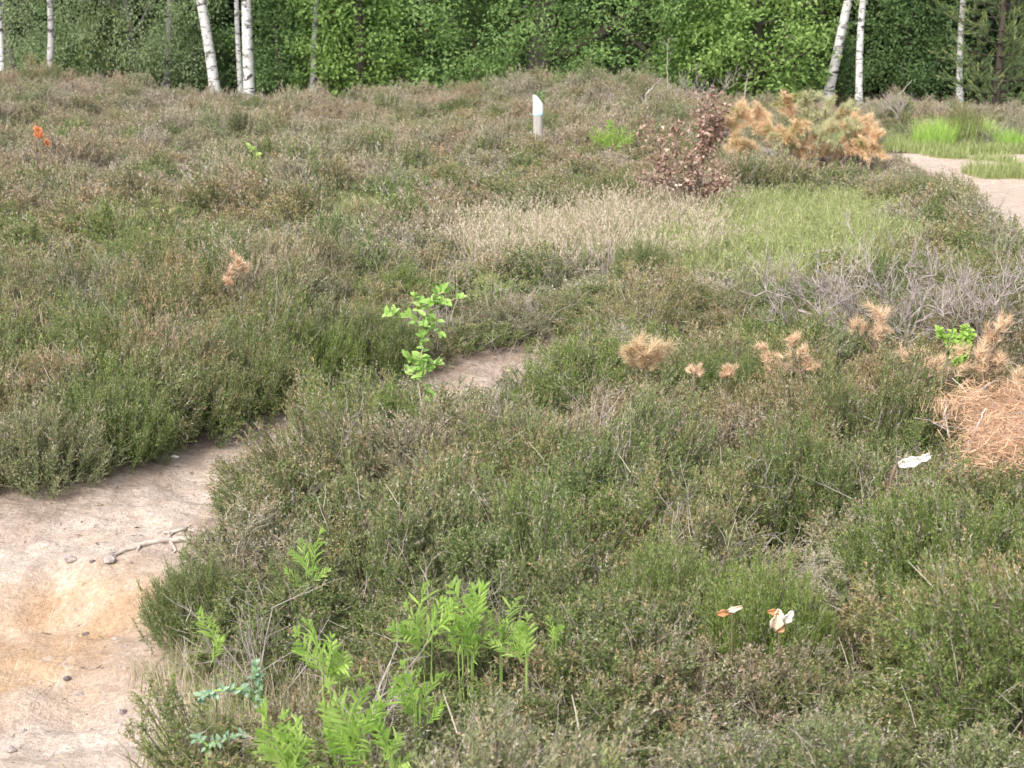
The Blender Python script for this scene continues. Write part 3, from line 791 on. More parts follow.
def birch(px, w, top, base_py, Y, mat, lab, bend=0., rng_seed=0, leafy=True, hgt=8.5):
    """a white trunk whose visible foot and top pixel are given"""
    rng = np.random.default_rng(700 + rng_seed)
    b = atY(px, base_py, Y); t = atY(top, 0, Y)
    x, y = b[0], Y; z = g1(x, y)
    th = thing('birch_tree', lab, 'birch tree', (x, y, z), 'birch trees at the heath edge')
    dx = (t[0] - b[0]) / max(.4, t[2] - b[2])
    r = w / 2 / (FPX / Y)
    zz = np.linspace(0, hgt, 16)
    xx = dx * np.minimum(zz, 3.2) + .35 * dx * np.maximum(zz - 3.2, 0) + bend * np.sin(zz * 1.5) + .05 * np.sin(zz * 1.1 + rng_seed)
    yy = .06 * np.sin(zz * .9 + rng_seed * 2)
    mb = MB(); rad = r * (1.12 - .75 * (zz / hgt) ** .9); rad[0] *= 1.3
    trunk = np.stack([xx, yy, zz - .05], 1)
    mb.tube(trunk, rad, 12, (0, 0, 1, .5)); tips = []
    for i in range(16):
        q = rng.integers(4, 15); a = rng.random() * 6.283
        grow(mb, rng, trunk[q], [math.cos(a), math.sin(a), .55], rng.uniform(.8, 1.7) * (1 - q / 24), rad[q] * .35, 1, tips, 5, .12, -.02, (3, 4), .6, 1, .6, 5)
    build(mb, 'trunk', [mat, M['twigbrown']], th, smooth=True)
    C = np.array(tips) ; C = C[C[:, 2] > 4.0]
    hang = C - np.column_stack([np.zeros(len(C)), np.zeros(len(C)), rng.random(len(C)) * .5])
    mb = MB(); clump_leaves(mb, rng, np.vstack([C, hang]), 16, .32, .06, .042, .9, .8)
    build(mb, 'crown', M['birchleaf'], th)
    return th
birch(214, 10.3, 203, 97, 34.5, M['birch'], 'thick leaning white birch, left of the birch pair at the heath edge', 0, 1)
birch(246.5, 10.5, 248, 97, 34.2, M['birch'], 'thicker upright white birch of the close pair', 0.01, 2)
birch(241, 5, 238, 95, 35.2, M['birch'], 'thin birch stem close against the thicker birch of the pair', .015, 3)
birch(314, 6, 316, 92, 36, M['birchgrey'], 'slim grey birch at the left rim of the big oak', .01, 4)
birch(168, 6.5, 168, 92, 37, M['birchgrey'], 'dim grey birch half hidden in feathery light green foliage', .01, 5)
birch(47, 6.5, 45, 66, 35.5, M['birchgrey'], 'slim crooked birch near the left picture edge beside a dark trunk', .04, 6)
birch(-1, 5, -4, 82, 34, M['birch'], 'birch trunk cut off by the left picture edge', 0, 7)
birch(822, 9.5, 843, 82, 36, M['birch'], 'leaning birch at the right end of the oak', 0, 8)
birch(858, 7, 865, 97, 34.5, M['birch'], 'slim upright white birch right of the leaning birch', .0, 9)
birch(963, 6, 964, 90, 38, M['birch'], 'thin birch standing behind the yellowish pine on the right', 0, 10)

def leafy(name, lab, cat, px, Y, h, rx, ry, zc, rz, ncl, per, crad, L, W, leafm, barkm, seed, nlimb=9, tr=.12, shell=.5, zmin=.25, flat=.7, droop=.1, group=None, kr=0., x=None):
    rng = np.random.default_rng(seed)
    if x is None: x = atY(px, 95, Y)[0]
    z = g1(x, Y)
    th = thing(name, lab, cat, (x, Y, z), group)
    mb = MB(); tips = []
    zz = np.linspace(-.05, h * .8, 9); tx = .12 * np.sin(zz * .9 + seed)
    trunk = np.stack([tx, .08 * np.cos(zz + seed), zz], 1); rad = tr * (1.15 - .85 * np.clip(zz / h, 0, 1))
    mb.tube(trunk, rad, 10, (0, 0, 1, .5))
    for i in range(nlimb):
        q = rng.integers(1, 8); a = i * 2.4 + rng.normal() * .3
        grow(mb, rng, trunk[q], [math.cos(a), math.sin(a), .35], rx * rng.uniform(.55, .95) * (1.1 - .06 * q), rad[q] * .55, 2, tips, 6, .16, .03, (3, 4), .75, 0, .55, 7)
    build(mb, 'trunk', barkm, th, smooth=True)
    C = crown_pts(rng, ncl, (0, 0, zc), (rx, ry, rz), shell, zmin)
    mb = MB()
    clump_leaves(mb, rng, C, per, crad, L, W, flat, droop, kr)
    tp = np.array(tips); tp = tp[(tp[:, 2] > zmin)]
    if len(tp): clump_leaves(mb, rng, tp, max(6, per // 4), crad * .8, L, W, flat, droop, kr)
    build(mb, 'crown', leafm, th)
    return th

# the big oak
leafy('oak_tree', 'big spreading oak whose branches reach the ground in the middle of the wood edge', 'oak tree', 545, 38.2, 8.5, 5.0, 3.2, 1.7, 4.6, 1250, 78, .34, .088, .054, M['oakleaf'], M['oakbark'], 11, 12, .28, .55, .30, .65, .15, None, .35)
leafy('oak_tree', 'lighter yellow green young oak against the right side of the big oak', 'oak tree', 752, 36.6, 5.5, 1.75, 1.5, 1.3, 2.6, 320, 50, .30, .10, .064, M['oaklight'], M['oakbark'], 12, 8, .11, .5, .25, .65, .15)
leafy('oak_tree', 'young oak with bright leaves at the left end of the big oak', 'oak tree', 356, 36.4, 5.0, 1.2, 1.2, 1.3, 2.6, 260, 42, .34, .10, .064, M['oaklight'], M['oakbark'], 13, 7, .10, .5, .25, .65, .15)
leafy('young_tree', 'feathery light green young tree around the dim grey birch', 'young tree', 130, 36.9, 5.5, 1.8, 1.3, 1.5, 2.8, 430, 44, .30, .07, .034, M['birchleaf'], M['greybark'], 14, 9, .07, .4, .25, .8, .7)
leafy('young_tree', 'small soft green tree left of the crooked slim birch', 'young tree', 14, 36.9, 5.0, .95, 1.1, 1.3, 2.4, 190, 44, .32, .062, .034, M['birchleaf'], M['greybark'], 15, 8, .07, .4, .25, .8, .5)
leafy('shrub', 'mid green leafy shrub between the birch pair and the oak', 'shrub', 284, 37.3, 4.0, .85, 1.0, 1.2, 2.2, 220, 42, .30, .085, .052, M['midleaf'], M['bark'], 16, 7, .05, .4, .25, .7, .2)
leafy('shrub', 'low green shrub at the foot of the leaning birch on the right', 'shrub', 836, 37.4, 1.9, .50, .5, .75, .7, 70, 40, .22, .08, .05, M['midleaf'], M['bark'], 17, 5, .03, .3, .2, .7, .2)
leafy('shrub', 'dark green shrub behind the slim upright birch on the right', 'shrub', 905, 40.5, 4.0, 1.2, 1.0, 1.2, 2.2, 240, 42, .32, .085, .052, M['midleaf'], M['bark'], 18, 7, .05, .4, .25, .7, .2)
leafy('shrub', 'shaded shrub in the gap left of the thick leaning birch', 'shrub', 195, 40.5, 3.8, .8, .8, 1.1, 2.0, 150, 42, .30, .085, .052, M['midleaf'], M['bark'], 19, 6, .05, .4, .25, .7, .2)
leafy('shrub', 'dark bush between the crooked birch and the feathery young tree', 'shrub', 68, 40.2, 3.4, .75, .8, 1.1, 1.9, 140, 42, .30, .085, .052, M['midleaf'], M['bark'], 20, 6, .05, .4, .25, .7, .2)

# pine with needle plumes
def needle_cloud(mb, rng, path, n, L, W, cone=.55, k=(0, 0, 0)):
    P = np.asarray(path, float); t = rng.random(n) * (len(P) - 1.001); i = t.astype(int); f = (t - i)[:, None]
    pos = P[i] * (1 - f) + P[i + 1] * f; tan = unit(P[i + 1] - P[i])
    rd = unit(rng.normal(size=(n, 3)))
    D = unit(tan * cone + rd * (1 - cone * .5))
    leaves(mb, pos, D, L * rng.uniform(.7, 1.15, n), W, rng, k, tri=True)
def pine(px, Y, h, rad, lab, seed, lowz=.15):
    rng = np.random.default_rng(seed); x = atY(px, 95, Y)[0]; z = g1(x, Y)
    th = thing('pine_tree', lab, 'pine tree', (x, Y, z))
    mb = MB(); nb_ = MB()
    zz = np.linspace(-.05, h, 10); trunk = np.stack([.05 * np.sin(zz), .05 * np.cos(zz), zz], 1)
    mb.tube(trunk, .075 * (1.1 - zz / h), 9, (0, 0, 1, .5))
    for lv in np.arange(lowz, h, .24):
        for j in range(6):
            a = rng.random() * 6.283; l = rad * (1 - .8 * lv / h) * rng.uniform(.6, 1.1)
            d = np.array([math.cos(a), math.sin(a), 0]); s = np.array([0, 0, lv])
            t = np.linspace(0, 1, 6)[:, None]
            br = s + d * l * t + np.array([0, 0, 1]) * (.35 * l * t ** 2 - .05 * l * t)
            mb.tube(br, np.linspace(.014, .004, 6), 4, (0, 0, 1, .5))
            for q in range(7):
                b0 = br[rng.integers(2, 6)]; dd = unit(d * .6 + rng.normal(size=3) * .45 + np.array([0, 0, .45]))
                sp = np.stack([b0, b0 + dd * .12, b0 + dd * .26])
                needle_cloud(nb_, rng, sp, 70, .075, .009, .75, (0, 0, 0))
                needle_cloud(nb_, rng, np.stack([b0 + dd * .22, b0 + dd * .34 + np.array([0, 0, .03])]), 22, .05, .010, 1.0, (.8, 0, 0))
    build(mb, 'trunk', M['bark'], th, smooth=True); build(nb_, 'crown', M['pineleaf'], th)
pine(996, 35.2, 6.0, 1.35, 'young yellowish green pine at the right end of the wood edge', 31)
pine(108, 36.6, 1.5, .55, 'small dull green pine seedling in front of the feathery young tree', 32)

# dark trees deeper in the wood: four prototypes, copied
protos_t = []
for i in range(4):
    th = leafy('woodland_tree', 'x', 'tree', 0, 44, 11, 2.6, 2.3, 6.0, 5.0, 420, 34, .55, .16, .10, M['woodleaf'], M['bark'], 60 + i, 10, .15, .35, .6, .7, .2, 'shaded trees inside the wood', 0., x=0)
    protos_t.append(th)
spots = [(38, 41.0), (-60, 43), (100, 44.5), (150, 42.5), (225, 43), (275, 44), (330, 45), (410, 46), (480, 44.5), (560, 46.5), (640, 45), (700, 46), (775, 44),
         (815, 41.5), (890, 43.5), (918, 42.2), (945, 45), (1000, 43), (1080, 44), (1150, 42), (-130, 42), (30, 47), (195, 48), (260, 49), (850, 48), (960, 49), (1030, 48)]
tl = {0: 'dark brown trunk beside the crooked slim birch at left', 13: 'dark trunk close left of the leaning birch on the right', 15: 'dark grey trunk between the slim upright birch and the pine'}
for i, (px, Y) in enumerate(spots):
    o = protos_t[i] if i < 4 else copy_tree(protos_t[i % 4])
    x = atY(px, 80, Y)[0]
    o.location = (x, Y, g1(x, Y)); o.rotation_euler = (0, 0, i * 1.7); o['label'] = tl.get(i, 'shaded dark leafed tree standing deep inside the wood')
# a far wood that reads as one mass
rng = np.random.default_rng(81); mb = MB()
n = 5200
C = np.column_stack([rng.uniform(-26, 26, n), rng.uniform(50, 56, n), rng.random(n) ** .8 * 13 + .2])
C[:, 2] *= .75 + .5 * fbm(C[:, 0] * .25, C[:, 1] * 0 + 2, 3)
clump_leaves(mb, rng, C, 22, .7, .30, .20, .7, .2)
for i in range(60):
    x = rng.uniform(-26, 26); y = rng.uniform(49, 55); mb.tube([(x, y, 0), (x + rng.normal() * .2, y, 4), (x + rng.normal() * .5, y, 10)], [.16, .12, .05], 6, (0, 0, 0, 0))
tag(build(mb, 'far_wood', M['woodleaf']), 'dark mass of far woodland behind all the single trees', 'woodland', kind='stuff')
# undergrowth between the trunks
mb = MB(); n = 1500
C = np.column_stack([rng.uniform(-15, 15, n), rng.uniform(39.5, 48, n), rng.random(n) ** 1.6 * 1.3 + .1])
kz = fbm(C[:, 0] * .5, C[:, 1] * .5, 3); C = C[(kz + rng.random(n) * .2) > .52]
C[:, 2] += ground(C[:, 0], C[:, 1])
clump_leaves(mb, rng, C, 30, .34, .10, .06, .7, .1)
tag(build(mb, 'undergrowth', M['midleaf']), 'shaded green undergrowth between the trunks of the wood', 'undergrowth', kind='stuff')

# ------------------------------------------------------------------ the marker post
pp = at(538, 131, .36); px_, py_ = pp[0], pp[1]; zg = g1(px_, py_)
post = thing('marker_post', 'weathered round wooden post with slanted white painted top standing in the heather', 'marker post', (px_, py_, zg))
ztop = atY(538, 95, py_)[2] - zg; zw = atY(538, 115, py_)[2] - zg
def cyl(mb, r, z0, z1f, n=28, cap=True, r0=None):
    a = np.arange(n) * 2 * math.pi / n; x = np.cos(a); y = np.sin(a)
    lo = np.column_stack([x * (r0 or r), y * (r0 or r), np.full(n, z0)])
    zt = np.array([z1f(xx) for xx in x]); hi = np.column_stack([x * r, y * r, zt])
    V = np.vstack([lo, hi, [[0, 0, zt.mean()]]])
    Q = [[i, (i + 1) % n, n + (i + 1) % n, n + i] for i in range(n)]
    T = [[n + i, n + (i + 1) % n, 2 * n] for i in range(n)] if cap else None
    mb.add(V, T, Q)
mb = MB(); cyl(mb, .064, -.3, lambda x: zw + .02); build(mb, 'shaft', M['postwood'], post)
mb = MB(); cyl(mb, .068, zw - .0, lambda x: zw + .025, cap=False); build(mb, 'blue_band', M['bluepaint'], post)
mb = MB(); cyl(mb, .067, zw + .022, lambda x: ztop - .125 * max(0, x * .6 + .4) ** 1.4); build(mb, 'white_top', M['white'], post)

# ------------------------------------------------------------------ bracken / fern fronds
def leaflet(mb, p, d, nrm, L, W, rnd):
    s = unit(np.cross(d, nrm)); t = np.array([0, .2, .55, .85, 1.]); w = W * np.array([.25, .85, 1., .6, .03])
    c = p + np.outer(t * L, d) - np.outer(t ** 2 * L * .18, nrm)
    V = np.concatenate([c - np.outer(w * .5, s) + np.outer(w * .22, nrm), c, c + np.outer(w * .5, s) + np.outer(w * .22, nrm)])
    Q = [[i, i + 5, i + 6, i + 1] for i in range(4)] + [[i + 5, i + 10, i + 11, i + 6] for i in range(4)]
    mb.add(V, Q=Q, k=(0, 0, 0, rnd))
frond_meshes = []
for i in range(4):
    rng = np.random.default_rng(1200 + i); mb = MB(); ms = MB()
    npair = 7 + i % 3
    t = np.linspace(0, 1, 12)
    spine = np.column_stack([.05 * np.sin(t * 2 + i) * t, .20 * t ** 2.2, t * (1 - .08 * t)])
    ms.tube(spine, np.linspace(.016, .005, 12), 5, (0, 0, 0, .5))
    f = np.linspace(.22, .97, npair)
    for q, tt in enumerate(f):
        p = np.array([np.interp(tt, t, spine[:, j]) for j in range(3)])
        tn = unit(np.array([np.interp(min(1, tt + .05), t, spine[:, j]) for j in range(3)]) - p + 1e-6)
        L = .40 * math.sin(math.pi * (.16 + .74 * tt)) ** .6 * rng.uniform(.9, 1.08)
        nr = unit(np.cross(np.array([1, 0, 0]), tn)) * -1
        for s in (-1, 1):
            d = unit(np.array([s, 0, 0]) * .70 + tn * rng.uniform(.55, .95) + nr * rng.normal() * .36)
            leaflet(mb, p + tn * rng.normal() * .012, d, -nr, L * rng.uniform(.8, 1.1), .056 * rng.uniform(.8, 1.3), rng.random())
    leaflet(mb, spine[-1], unit(spine[-1] - spine[-2]), np.array([0, -1., 0]), .16, .075, rng.random())
    frond_meshes.append((make_mesh('leaflets', *mb.arrays(), [M['fern']]), make_mesh('stalk', *ms.arrays(), [M['fernstem']])))
fern_spec = [
 ([((313, 572), (315, 533)), ((306, 566), (291, 553))], 'small fern nearest the dark path bush, highest of the left group'),
 ([((418, 640), (414, 590)), ((424, 640), (445, 606)), ((432, 642), (402, 606))], 'upright fern at the left of the right hand fern cluster'),
 ([((472, 630), (452, 584)), ((474, 630), (474, 588)), ((462, 636), (436, 622)), ((468, 650), (474, 622)), ((458, 652), (440, 640))], 'fullest fern in the middle of the right hand cluster'),
 ([((502, 632), (509, 594)), ((500, 632), (492, 606))], 'single feather shaped fern right of the fullest fern'),
 ([((527, 656), (531, 616)), ((526, 654), (520, 624))], 'narrow upright fern right of the feather shaped fern'),
 ([((553, 640), (551, 618)), ((556, 640), (562, 624))], 'smallest fern tip at the right end of the right hand cluster'),
 ([((322, 672), (296, 634)), ((322, 670), (318, 622)), ((330, 668), (304, 654)), ((340, 682), (349, 654))], 'pale yellow green fern at the top of the lower left fern clump'),
 ([((362, 742), (322, 692)), ((350, 740), (352, 686)), ((366, 738), (384, 690)), ((345, 748), (330, 706))], 'largest fern with broad leaflets in the lower left clump'),
 ([((414, 706), (400, 664)), ((420, 708), (432, 674)), ((416, 708), (410, 676))], 'paired yellow green fern right of the largest fern'),
 ([((392, 756), (374, 722)), ((390, 756), (398, 726))], 'drooping small fern below the paired fern'),
 ([((286, 766), (256, 708)), ((290, 766), (282, 716)), ((296, 764), (302, 722)), ((284, 768), (264, 740))], 'leaning fern lowest on the left beside the path fringe'),
 ([((214, 640), (198, 612)), ((214, 640), (214, 614))], 'tiny lone fern sprout near the path edge'),
 ([((596, 142), (589, 134)), ((600, 143), (595, 128)), ((604, 142), (607, 126)), ((609, 143), (602, 131)), ((613, 143), (611, 122)), ((616, 142), (624, 127)), ((621, 143), (618, 129)), ((626, 142), (635, 132)), ((606, 145), (596, 138)), ((618, 145), (630, 138)), ((612, 145), (616, 135))], 'bright green bracken patch left of the coppery dead shrub'),
]
fi = 0
for fr, lab in fern_spec:
    bx, by = np.mean([f[0] for f in fr], 0)
    p0 = at(bx, by, .30); x, y = p0[0], p0[1]; z = g1(x, y)
    th = thing('fern', lab, 'fern', (x, y, z), 'fresh green ferns in the heather')
    root = np.array([x, y, z])
    ext = []
    for (b, t) in fr:                       # shorter fronds lower down on the same plant
        rx_ = np.random.default_rng(int(b[0] * 7 + b[1]))
        k_ = (1 if by > 300 else .25)
        for q in range(2 if by > 300 else 1):
            b2 = (b[0] + rx_.uniform(-7, 7) * k_, b[1] + rx_.uniform(-4, 26) * k_); l_ = math.hypot(t[0] - b[0], t[1] - b[1]) * rx_.uniform(.6, .95)
            a_ = rx_.uniform(-1.1, 1.1); ext.append((b2, (b2[0] + l_ * math.sin(a_), b2[1] - l_ * math.cos(a_))))
    for (b, t) in fr + ext:
        fi += 1; rng = np.random.default_rng(3000 + fi)
        dy = rng.uniform(-.03, .05)
        B = atY(b[0], b[1], y + dy); Tp = atY(t[0], t[1], y + dy + rng.uniform(-.05, .03)); B = B - (Tp - B) * .2
        zax = unit(Tp - B); L = np.linalg.norm(Tp - B) * 1.12
        face = unit(np.array([rng.uniform(-1.3, 1.3), -1, rng.uniform(-.1, .8)])); yax = unit(face - zax * face.dot(zax)); xax = np.cross(yax, zax)
        sc = L; wsc = L * rng.uniform(.55, .85)
        Mx = Matrix(((xax[0] * wsc, yax[0] * sc, zax[0] * sc, B[0] - x), (xax[1] * wsc, yax[1] * sc, zax[1] * sc, B[1] - y), (xax[2] * wsc, yax[2] * sc, zax[2] * sc, B[2] - z), (0, 0, 0, 1)))
        ml, mst = frond_meshes[fi % 4]
        o = link('frond', ml, th); o.matrix_local = Mx
        s_ = link('stalk', mst, o)
    # stems running down to the soil
    mb = MB()
    for (b, t) in fr:
        B = atY(b[0], b[1], y) - root
        mb.tube([np.array([B[0] * .3, B[1] * .3, 0]), np.array([B[0] * .8, B[1], B[2] * .5]), B + np.array([0, 0, .01])], [.003, .0025, .002], 5)
    build(mb, 'stem', M['fernstem'], th)

# blue green creeping plants
def leafy_sprig(name, lab, cat, stems, h, Lf, Wf, per, mat, smat, seed, group=None, kr=0., parts=('stem', 'leaves'), spread=.6):
    rng = np.random.default_rng(seed)
    bx, by = stems[0][0]; p0 = at(bx, by, h); x, y = p0[0], p0[1]; z = g1(x, y); root = np.array([x, y, z])
    th = thing(name, lab, cat, (x, y, z), group); ms = MB(); ml = MB()
    for path in stems:
        Pw = np.array([atY(q[0], q[1], y + rng.uniform(-.02, .02)) for q in path]) - root
        tt = np.linspace(0, len(Pw) - 1, 4 * len(Pw)); Pp = np.column_stack([np.interp(tt, np.arange(len(Pw)), Pw[:, j]) for j in range(3)])
        Pp[1:-1] += rng.normal(size=Pp[1:-1].shape) * .004
        ms.tube(Pp, np.linspace(.0045, .0018, len(Pp)), 5)
        n = int(per * np.linalg.norm(np.diff(Pw, axis=0), axis=1).sum())
        for i in range(max(4, n)):
            t = rng.random() ** .8; q = min(len(Pp) - 2, int(t * (len(Pp) - 1))); p = Pp[q]; tn = unit(Pp[q + 1] - Pp[q])
            d = unit(tn * .4 + rng.normal(size=3) * spread + np.array([0, -.1, .12]))
            nr = unit(np.array([rng.normal() * .4, -.7, .8])); nr = unit(nr - d * nr.dot(d))
            k0 = ml.n; s = rng.uniform(.65, 1.15)
            leaflet(ml, p, d, nr, Lf * s, Wf * s, rng.random())
            if kr and rng.random() < kr: ml.K[-1][:, 0] = rng.uniform(.5, 1)
    ms.tube([(0, 0, 0), (.005, .0, h * .5), Pw[0] if len(stems) == 1 else (np.array(atY(*stems[0][0], y)) - root)], [.005, .005, .004], 5)
    build(ms, parts[0], smat, th, smooth=True); build(ml, parts[1], mat, th)
    return th
leafy_sprig('wild_plant', 'blue green small leaved plant creeping out towards the path, the upper one', 'wild plant', [[(262, 706), (248, 690), (214, 690), (196, 696)], [(262, 706), (260, 684), (256, 662)]], .22, .024, .013, 300, M['bluegreen'], M['fernstem'], 41, 'blue green plants by the path edge')
leafy_sprig('wild_plant', 'blue green small leaved plant close above the picture bottom, lower of the pair', 'wild plant', [[(206, 748), (222, 740), (242, 734)], [(206, 748), (196, 736)]], .15, .022, .012, 280, M['bluegreen'], M['fernstem'], 42, 'blue green plants by the path edge')
# the sapling
leafy_sprig('sapling', 'thin leafy sapling with light green leaves standing alone above the heather by the path', 'sapling',
  [[(424, 402), (423, 372), (421, 350), (424, 330), (428, 312), (432, 298)], [(424, 330), (412, 318), (396, 314), (386, 314)], [(426, 316), (420, 306), (414, 290)], [(428, 312), (442, 304), (458, 296)],
   [(430, 305), (440, 292), (450, 286)], [(422, 372), (412, 362), (406, 352)], [(422, 380), (432, 366), (436, 362)], [(423, 388), (430, 392), (434, 390)], [(422, 376), (410, 374), (404, 366)], [(424, 326), (436, 320), (440, 334)]],
  .36, .044, .023, 120, M['sapleaf'], M['sapstem'], 43, None, .025)
leafy_sprig('wild_plant', 'bright green leafy seedling beside the grey green bare stem on the right', 'wild plant',
  [[(958, 372), (957, 350), (952, 330)], [(958, 366), (946, 340), (938, 328)], [(960, 366), (968, 345), (972, 328)], [(960, 362), (962, 340), (964, 326)]], .35, .032, .021, 300, M['fern'], M['fernstem'], 44)
leafy_sprig('wild_plant', 'yellow green leaf spray alone in the far left heather', 'wild plant', [[(254, 156), (252, 150), (250, 146)], [(254, 156), (259, 153)]], .42, .09, .06, 26, M['fern'], M['fernstem'], 45)
leafy_sprig('wild_plant', 'green sprig showing just behind the white post top', 'wild plant', [[(541, 120), (542, 100), (543, 91)], [(541, 106), (539, 96), (538, 92)]], .42, .06, .032, 60, M['midleaf'], M['fernstem'], 46)

# green plants by the track: tall grassy plants with a dark shrub in the middle
def reed(px, py, w, h, n, lab, seed):
    rng = np.random.default_rng(seed); p = at(px, py, .02); x, y = p[0], p[1]; z = g1(x, y)
    mb = MB(); grass_tuft(mb, rng, w, h * .5, h, n * 3, .008, .7)
    o = build(mb, 'tall_grass', M['fern']); o.location = (x, y, z)
    tag(o, lab, 'grass clump', 'tall green clumps behind the sandy track')
reed(934, 148, .30, .55, 240, 'tall green clump left of the dark shrub behind the track', 51)
reed(970, 148, .34, .60, 280, 'tall green clump just right of the dark shrub behind the track', 52)
reed(1000, 150, .36, .42, 260, 'lower green clump at the right end behind the track', 53)
rng = np.random.default_rng(54)
p = at(955, 146, .02); t = thing('shrub', 'dark reddish olive shrub among the tall green clumps behind the track', 'shrub', (p[0], p[1] - .25, g1(p[0], p[1])))
mf, ms = bush_meshes[1]; fm = heather_mat('olive_shrub', (.45, .3, .2))
V, K, T, Q, MT, MQ = mf.arrays(); link('foliage', make_mesh('foliage', V, K, T, Q, MT, MQ, [fm]), t)
V, K, T, Q, MT, MQ = ms.arrays(); link('stems', make_mesh('stems', V, K, T, Q, MT, MQ, [fm]), t)
t.scale = (.9, .9, 1.25)

# ------------------------------------------------------------------ dead coppery shrubs
def copper(stems, h, lab, seed, per):
    rng = np.random.default_rng(seed); bx, by = stems[0][0]; p0 = at(bx, by, h); x, y = p0[0], p0[1]; z = g1(x, y); root = np.array([x, y, z])
    th = thing('dead_shrub', lab, 'dead shrub', (x, y, z), 'coppery dead shrubs'); ms = MB(); ml = MB()
    for path in stems:
        dy = rng.uniform(-.3, .3)
        Pw = np.array([atY(q[0], q[1], y + dy * i / len(path)) for i, q in enumerate(path)]) - root
        tt = np.linspace(0, len(Pw) - 1, 14); Pp = np.column_stack([np.interp(tt, np.arange(len(Pw)), Pw[:, j]) for j in range(3)]) + rng.normal(size=(14, 3)) * .012
        ms.tube(Pp, np.linspace(.012, .004, 14), 5)
        for i in range(22):
            q = rng.integers(3, 14); d = unit(rng.normal(size=3) + np.array([0, 0, .4])); l = rng.uniform(.05, .15)
            ms.tube([Pp[q], Pp[q] + d * l], [.003, .002], 3)
            n = per; off = rng.normal(size=(n, 3)) * .035
            leaves(ml, Pp[q] + d * l * rng.random((n, 1)) + off, unit(rng.normal(size=(n, 3)) + np.array([0, 0, -.3])), rng.uniform(.035, .062, n), .032, rng, np.column_stack([(rng.random(n) < .14) * rng.random(n), np.zeros(n), np.zeros(n)]), fold=.5)
    ms.tube([(0, 0, 0), (0, 0, h * .5), np.array(atY(bx, by, y)) - root], [.02, .018, .014], 6)
    build(ms, 'stem', M['twigbrown'], th, smooth=True); build(ml, 'leaves', M['copper'], th)
copper([[(700, 180), (704, 150), (708, 120), (712, 98)], [(702, 170), (700, 140), (702, 112)], [(702, 165), (712, 140), (722, 122)], [(704, 150), (716, 132), (720, 108)]], .35, 'upright dark coppery dead shrub in front of the dry pine boughs', 61, 7)
copper([[(680, 196), (668, 165), (655, 140), (642, 116)], [(680, 190), (676, 160), (678, 135), (679, 120)], [(680, 192), (660, 180), (640, 178)], [(682, 190), (690, 172), (692, 150)], [(680, 188), (664, 168), (650, 158)]], .3, 'spreading pinkish brown dead shrub with its left twig reaching highest', 62, 3)
copper([[(704, 198), (710, 184), (722, 170)], [(704, 198), (700, 184), (696, 172)], [(704, 198), (716, 190), (726, 180)], [(704, 198), (690, 190), (684, 184)]], .25, 'low pinkish dead shrub at the foot of the two coppery shrubs', 63, 3)

# ------------------------------------------------------------------ felled pine top with dry boughs
def bough_mesh(path, mb_s, mb_n, rng, L=.07, W=.007, dens=900, side=.16, kr=.0, nside=9, droop=0.):
    P = np.asarray(path, float); mb_s.tube(P, np.linspace(.010, .003, len(P)), 5)
    ln = np.linalg.norm(np.diff(P, axis=0), axis=1).sum()
    kk = (kr, 0, 0)
    needle_cloud(mb_n, rng, P[len(P) // 3:], int(dens * ln * .5), L, W, .6, kk)
    for i in range(nside):
        t = rng.uniform(.25, 1.0) * (len(P) - 1.01); q = int(t); p = P[q] + (P[q + 1] - P[q]) * (t - q); tn = unit(P[q + 1] - P[q])
        d = unit(tn * .8 + rng.normal(size=3) * .5 + np.array([0, 0, -droop])); l = side * rng.uniform(.6, 1.2)
        s = np.stack([p, p + d * l * .5, p + d * l - np.array([0, 0, droop * l * .3])]); mb_s.tube(s, [.004, .003, .002], 3)
        needle_cloud(mb_n, rng, s, int(dens * l * .8), L, W, .65, (kr if rng.random() < .8 else 1 - kr, 0, 0))
p0 = at(790, 166, .25); x0, y0 = p0[0], p0[1] + .6; z0 = g1(x0, y0); root = np.array([x0, y0, z0])
ft = thing('felled_pine_top', 'felled pine top with drying orange and faded green boughs lying by the track', 'felled pine', (x0, y0, z0))
mb = MB(); tr = np.array([atY(718, 128, y0), atY(742, 142, y0), atY(775, 154, y0), atY(830, 160, y0 + .1)]) - root
mb.tube(tr, [.05, .042, .034, .02], 8); build(mb, 'trunk', M['greybark'], ft, smooth=True)
boughs = [((760, 150), (738, 104), 'o'), ((745, 148), (726, 118), 'm'), ((790, 152), (758, 108), 'o'), ((800, 150), (786, 98), 'o'), ((806, 150), (806, 95), 'g'), ((815, 152), (830, 102), 'g'),
          ((820, 154), (846, 112), 'g'), ((830, 156), (858, 120), 'o'), ((850, 160), (868, 128), 'o'), ((840, 163), (878, 150), 'o'), ((780, 156), (800, 126), 'm'), ((790, 158), (770, 132), 'o'),
          ((810, 160), (830, 130), 'g'), ((770, 160), (735, 142), 'm'), ((800, 164), (770, 150), 'o'), ((830, 164), (800, 148), 'o'), ((760, 164), (724, 156), 'm'), ((850, 164), (820, 142), 'o'), ((806, 158), (784, 136), 'g'), ((862, 164), (872, 138), 'o'), ((846, 150), (850, 130), 'g')]
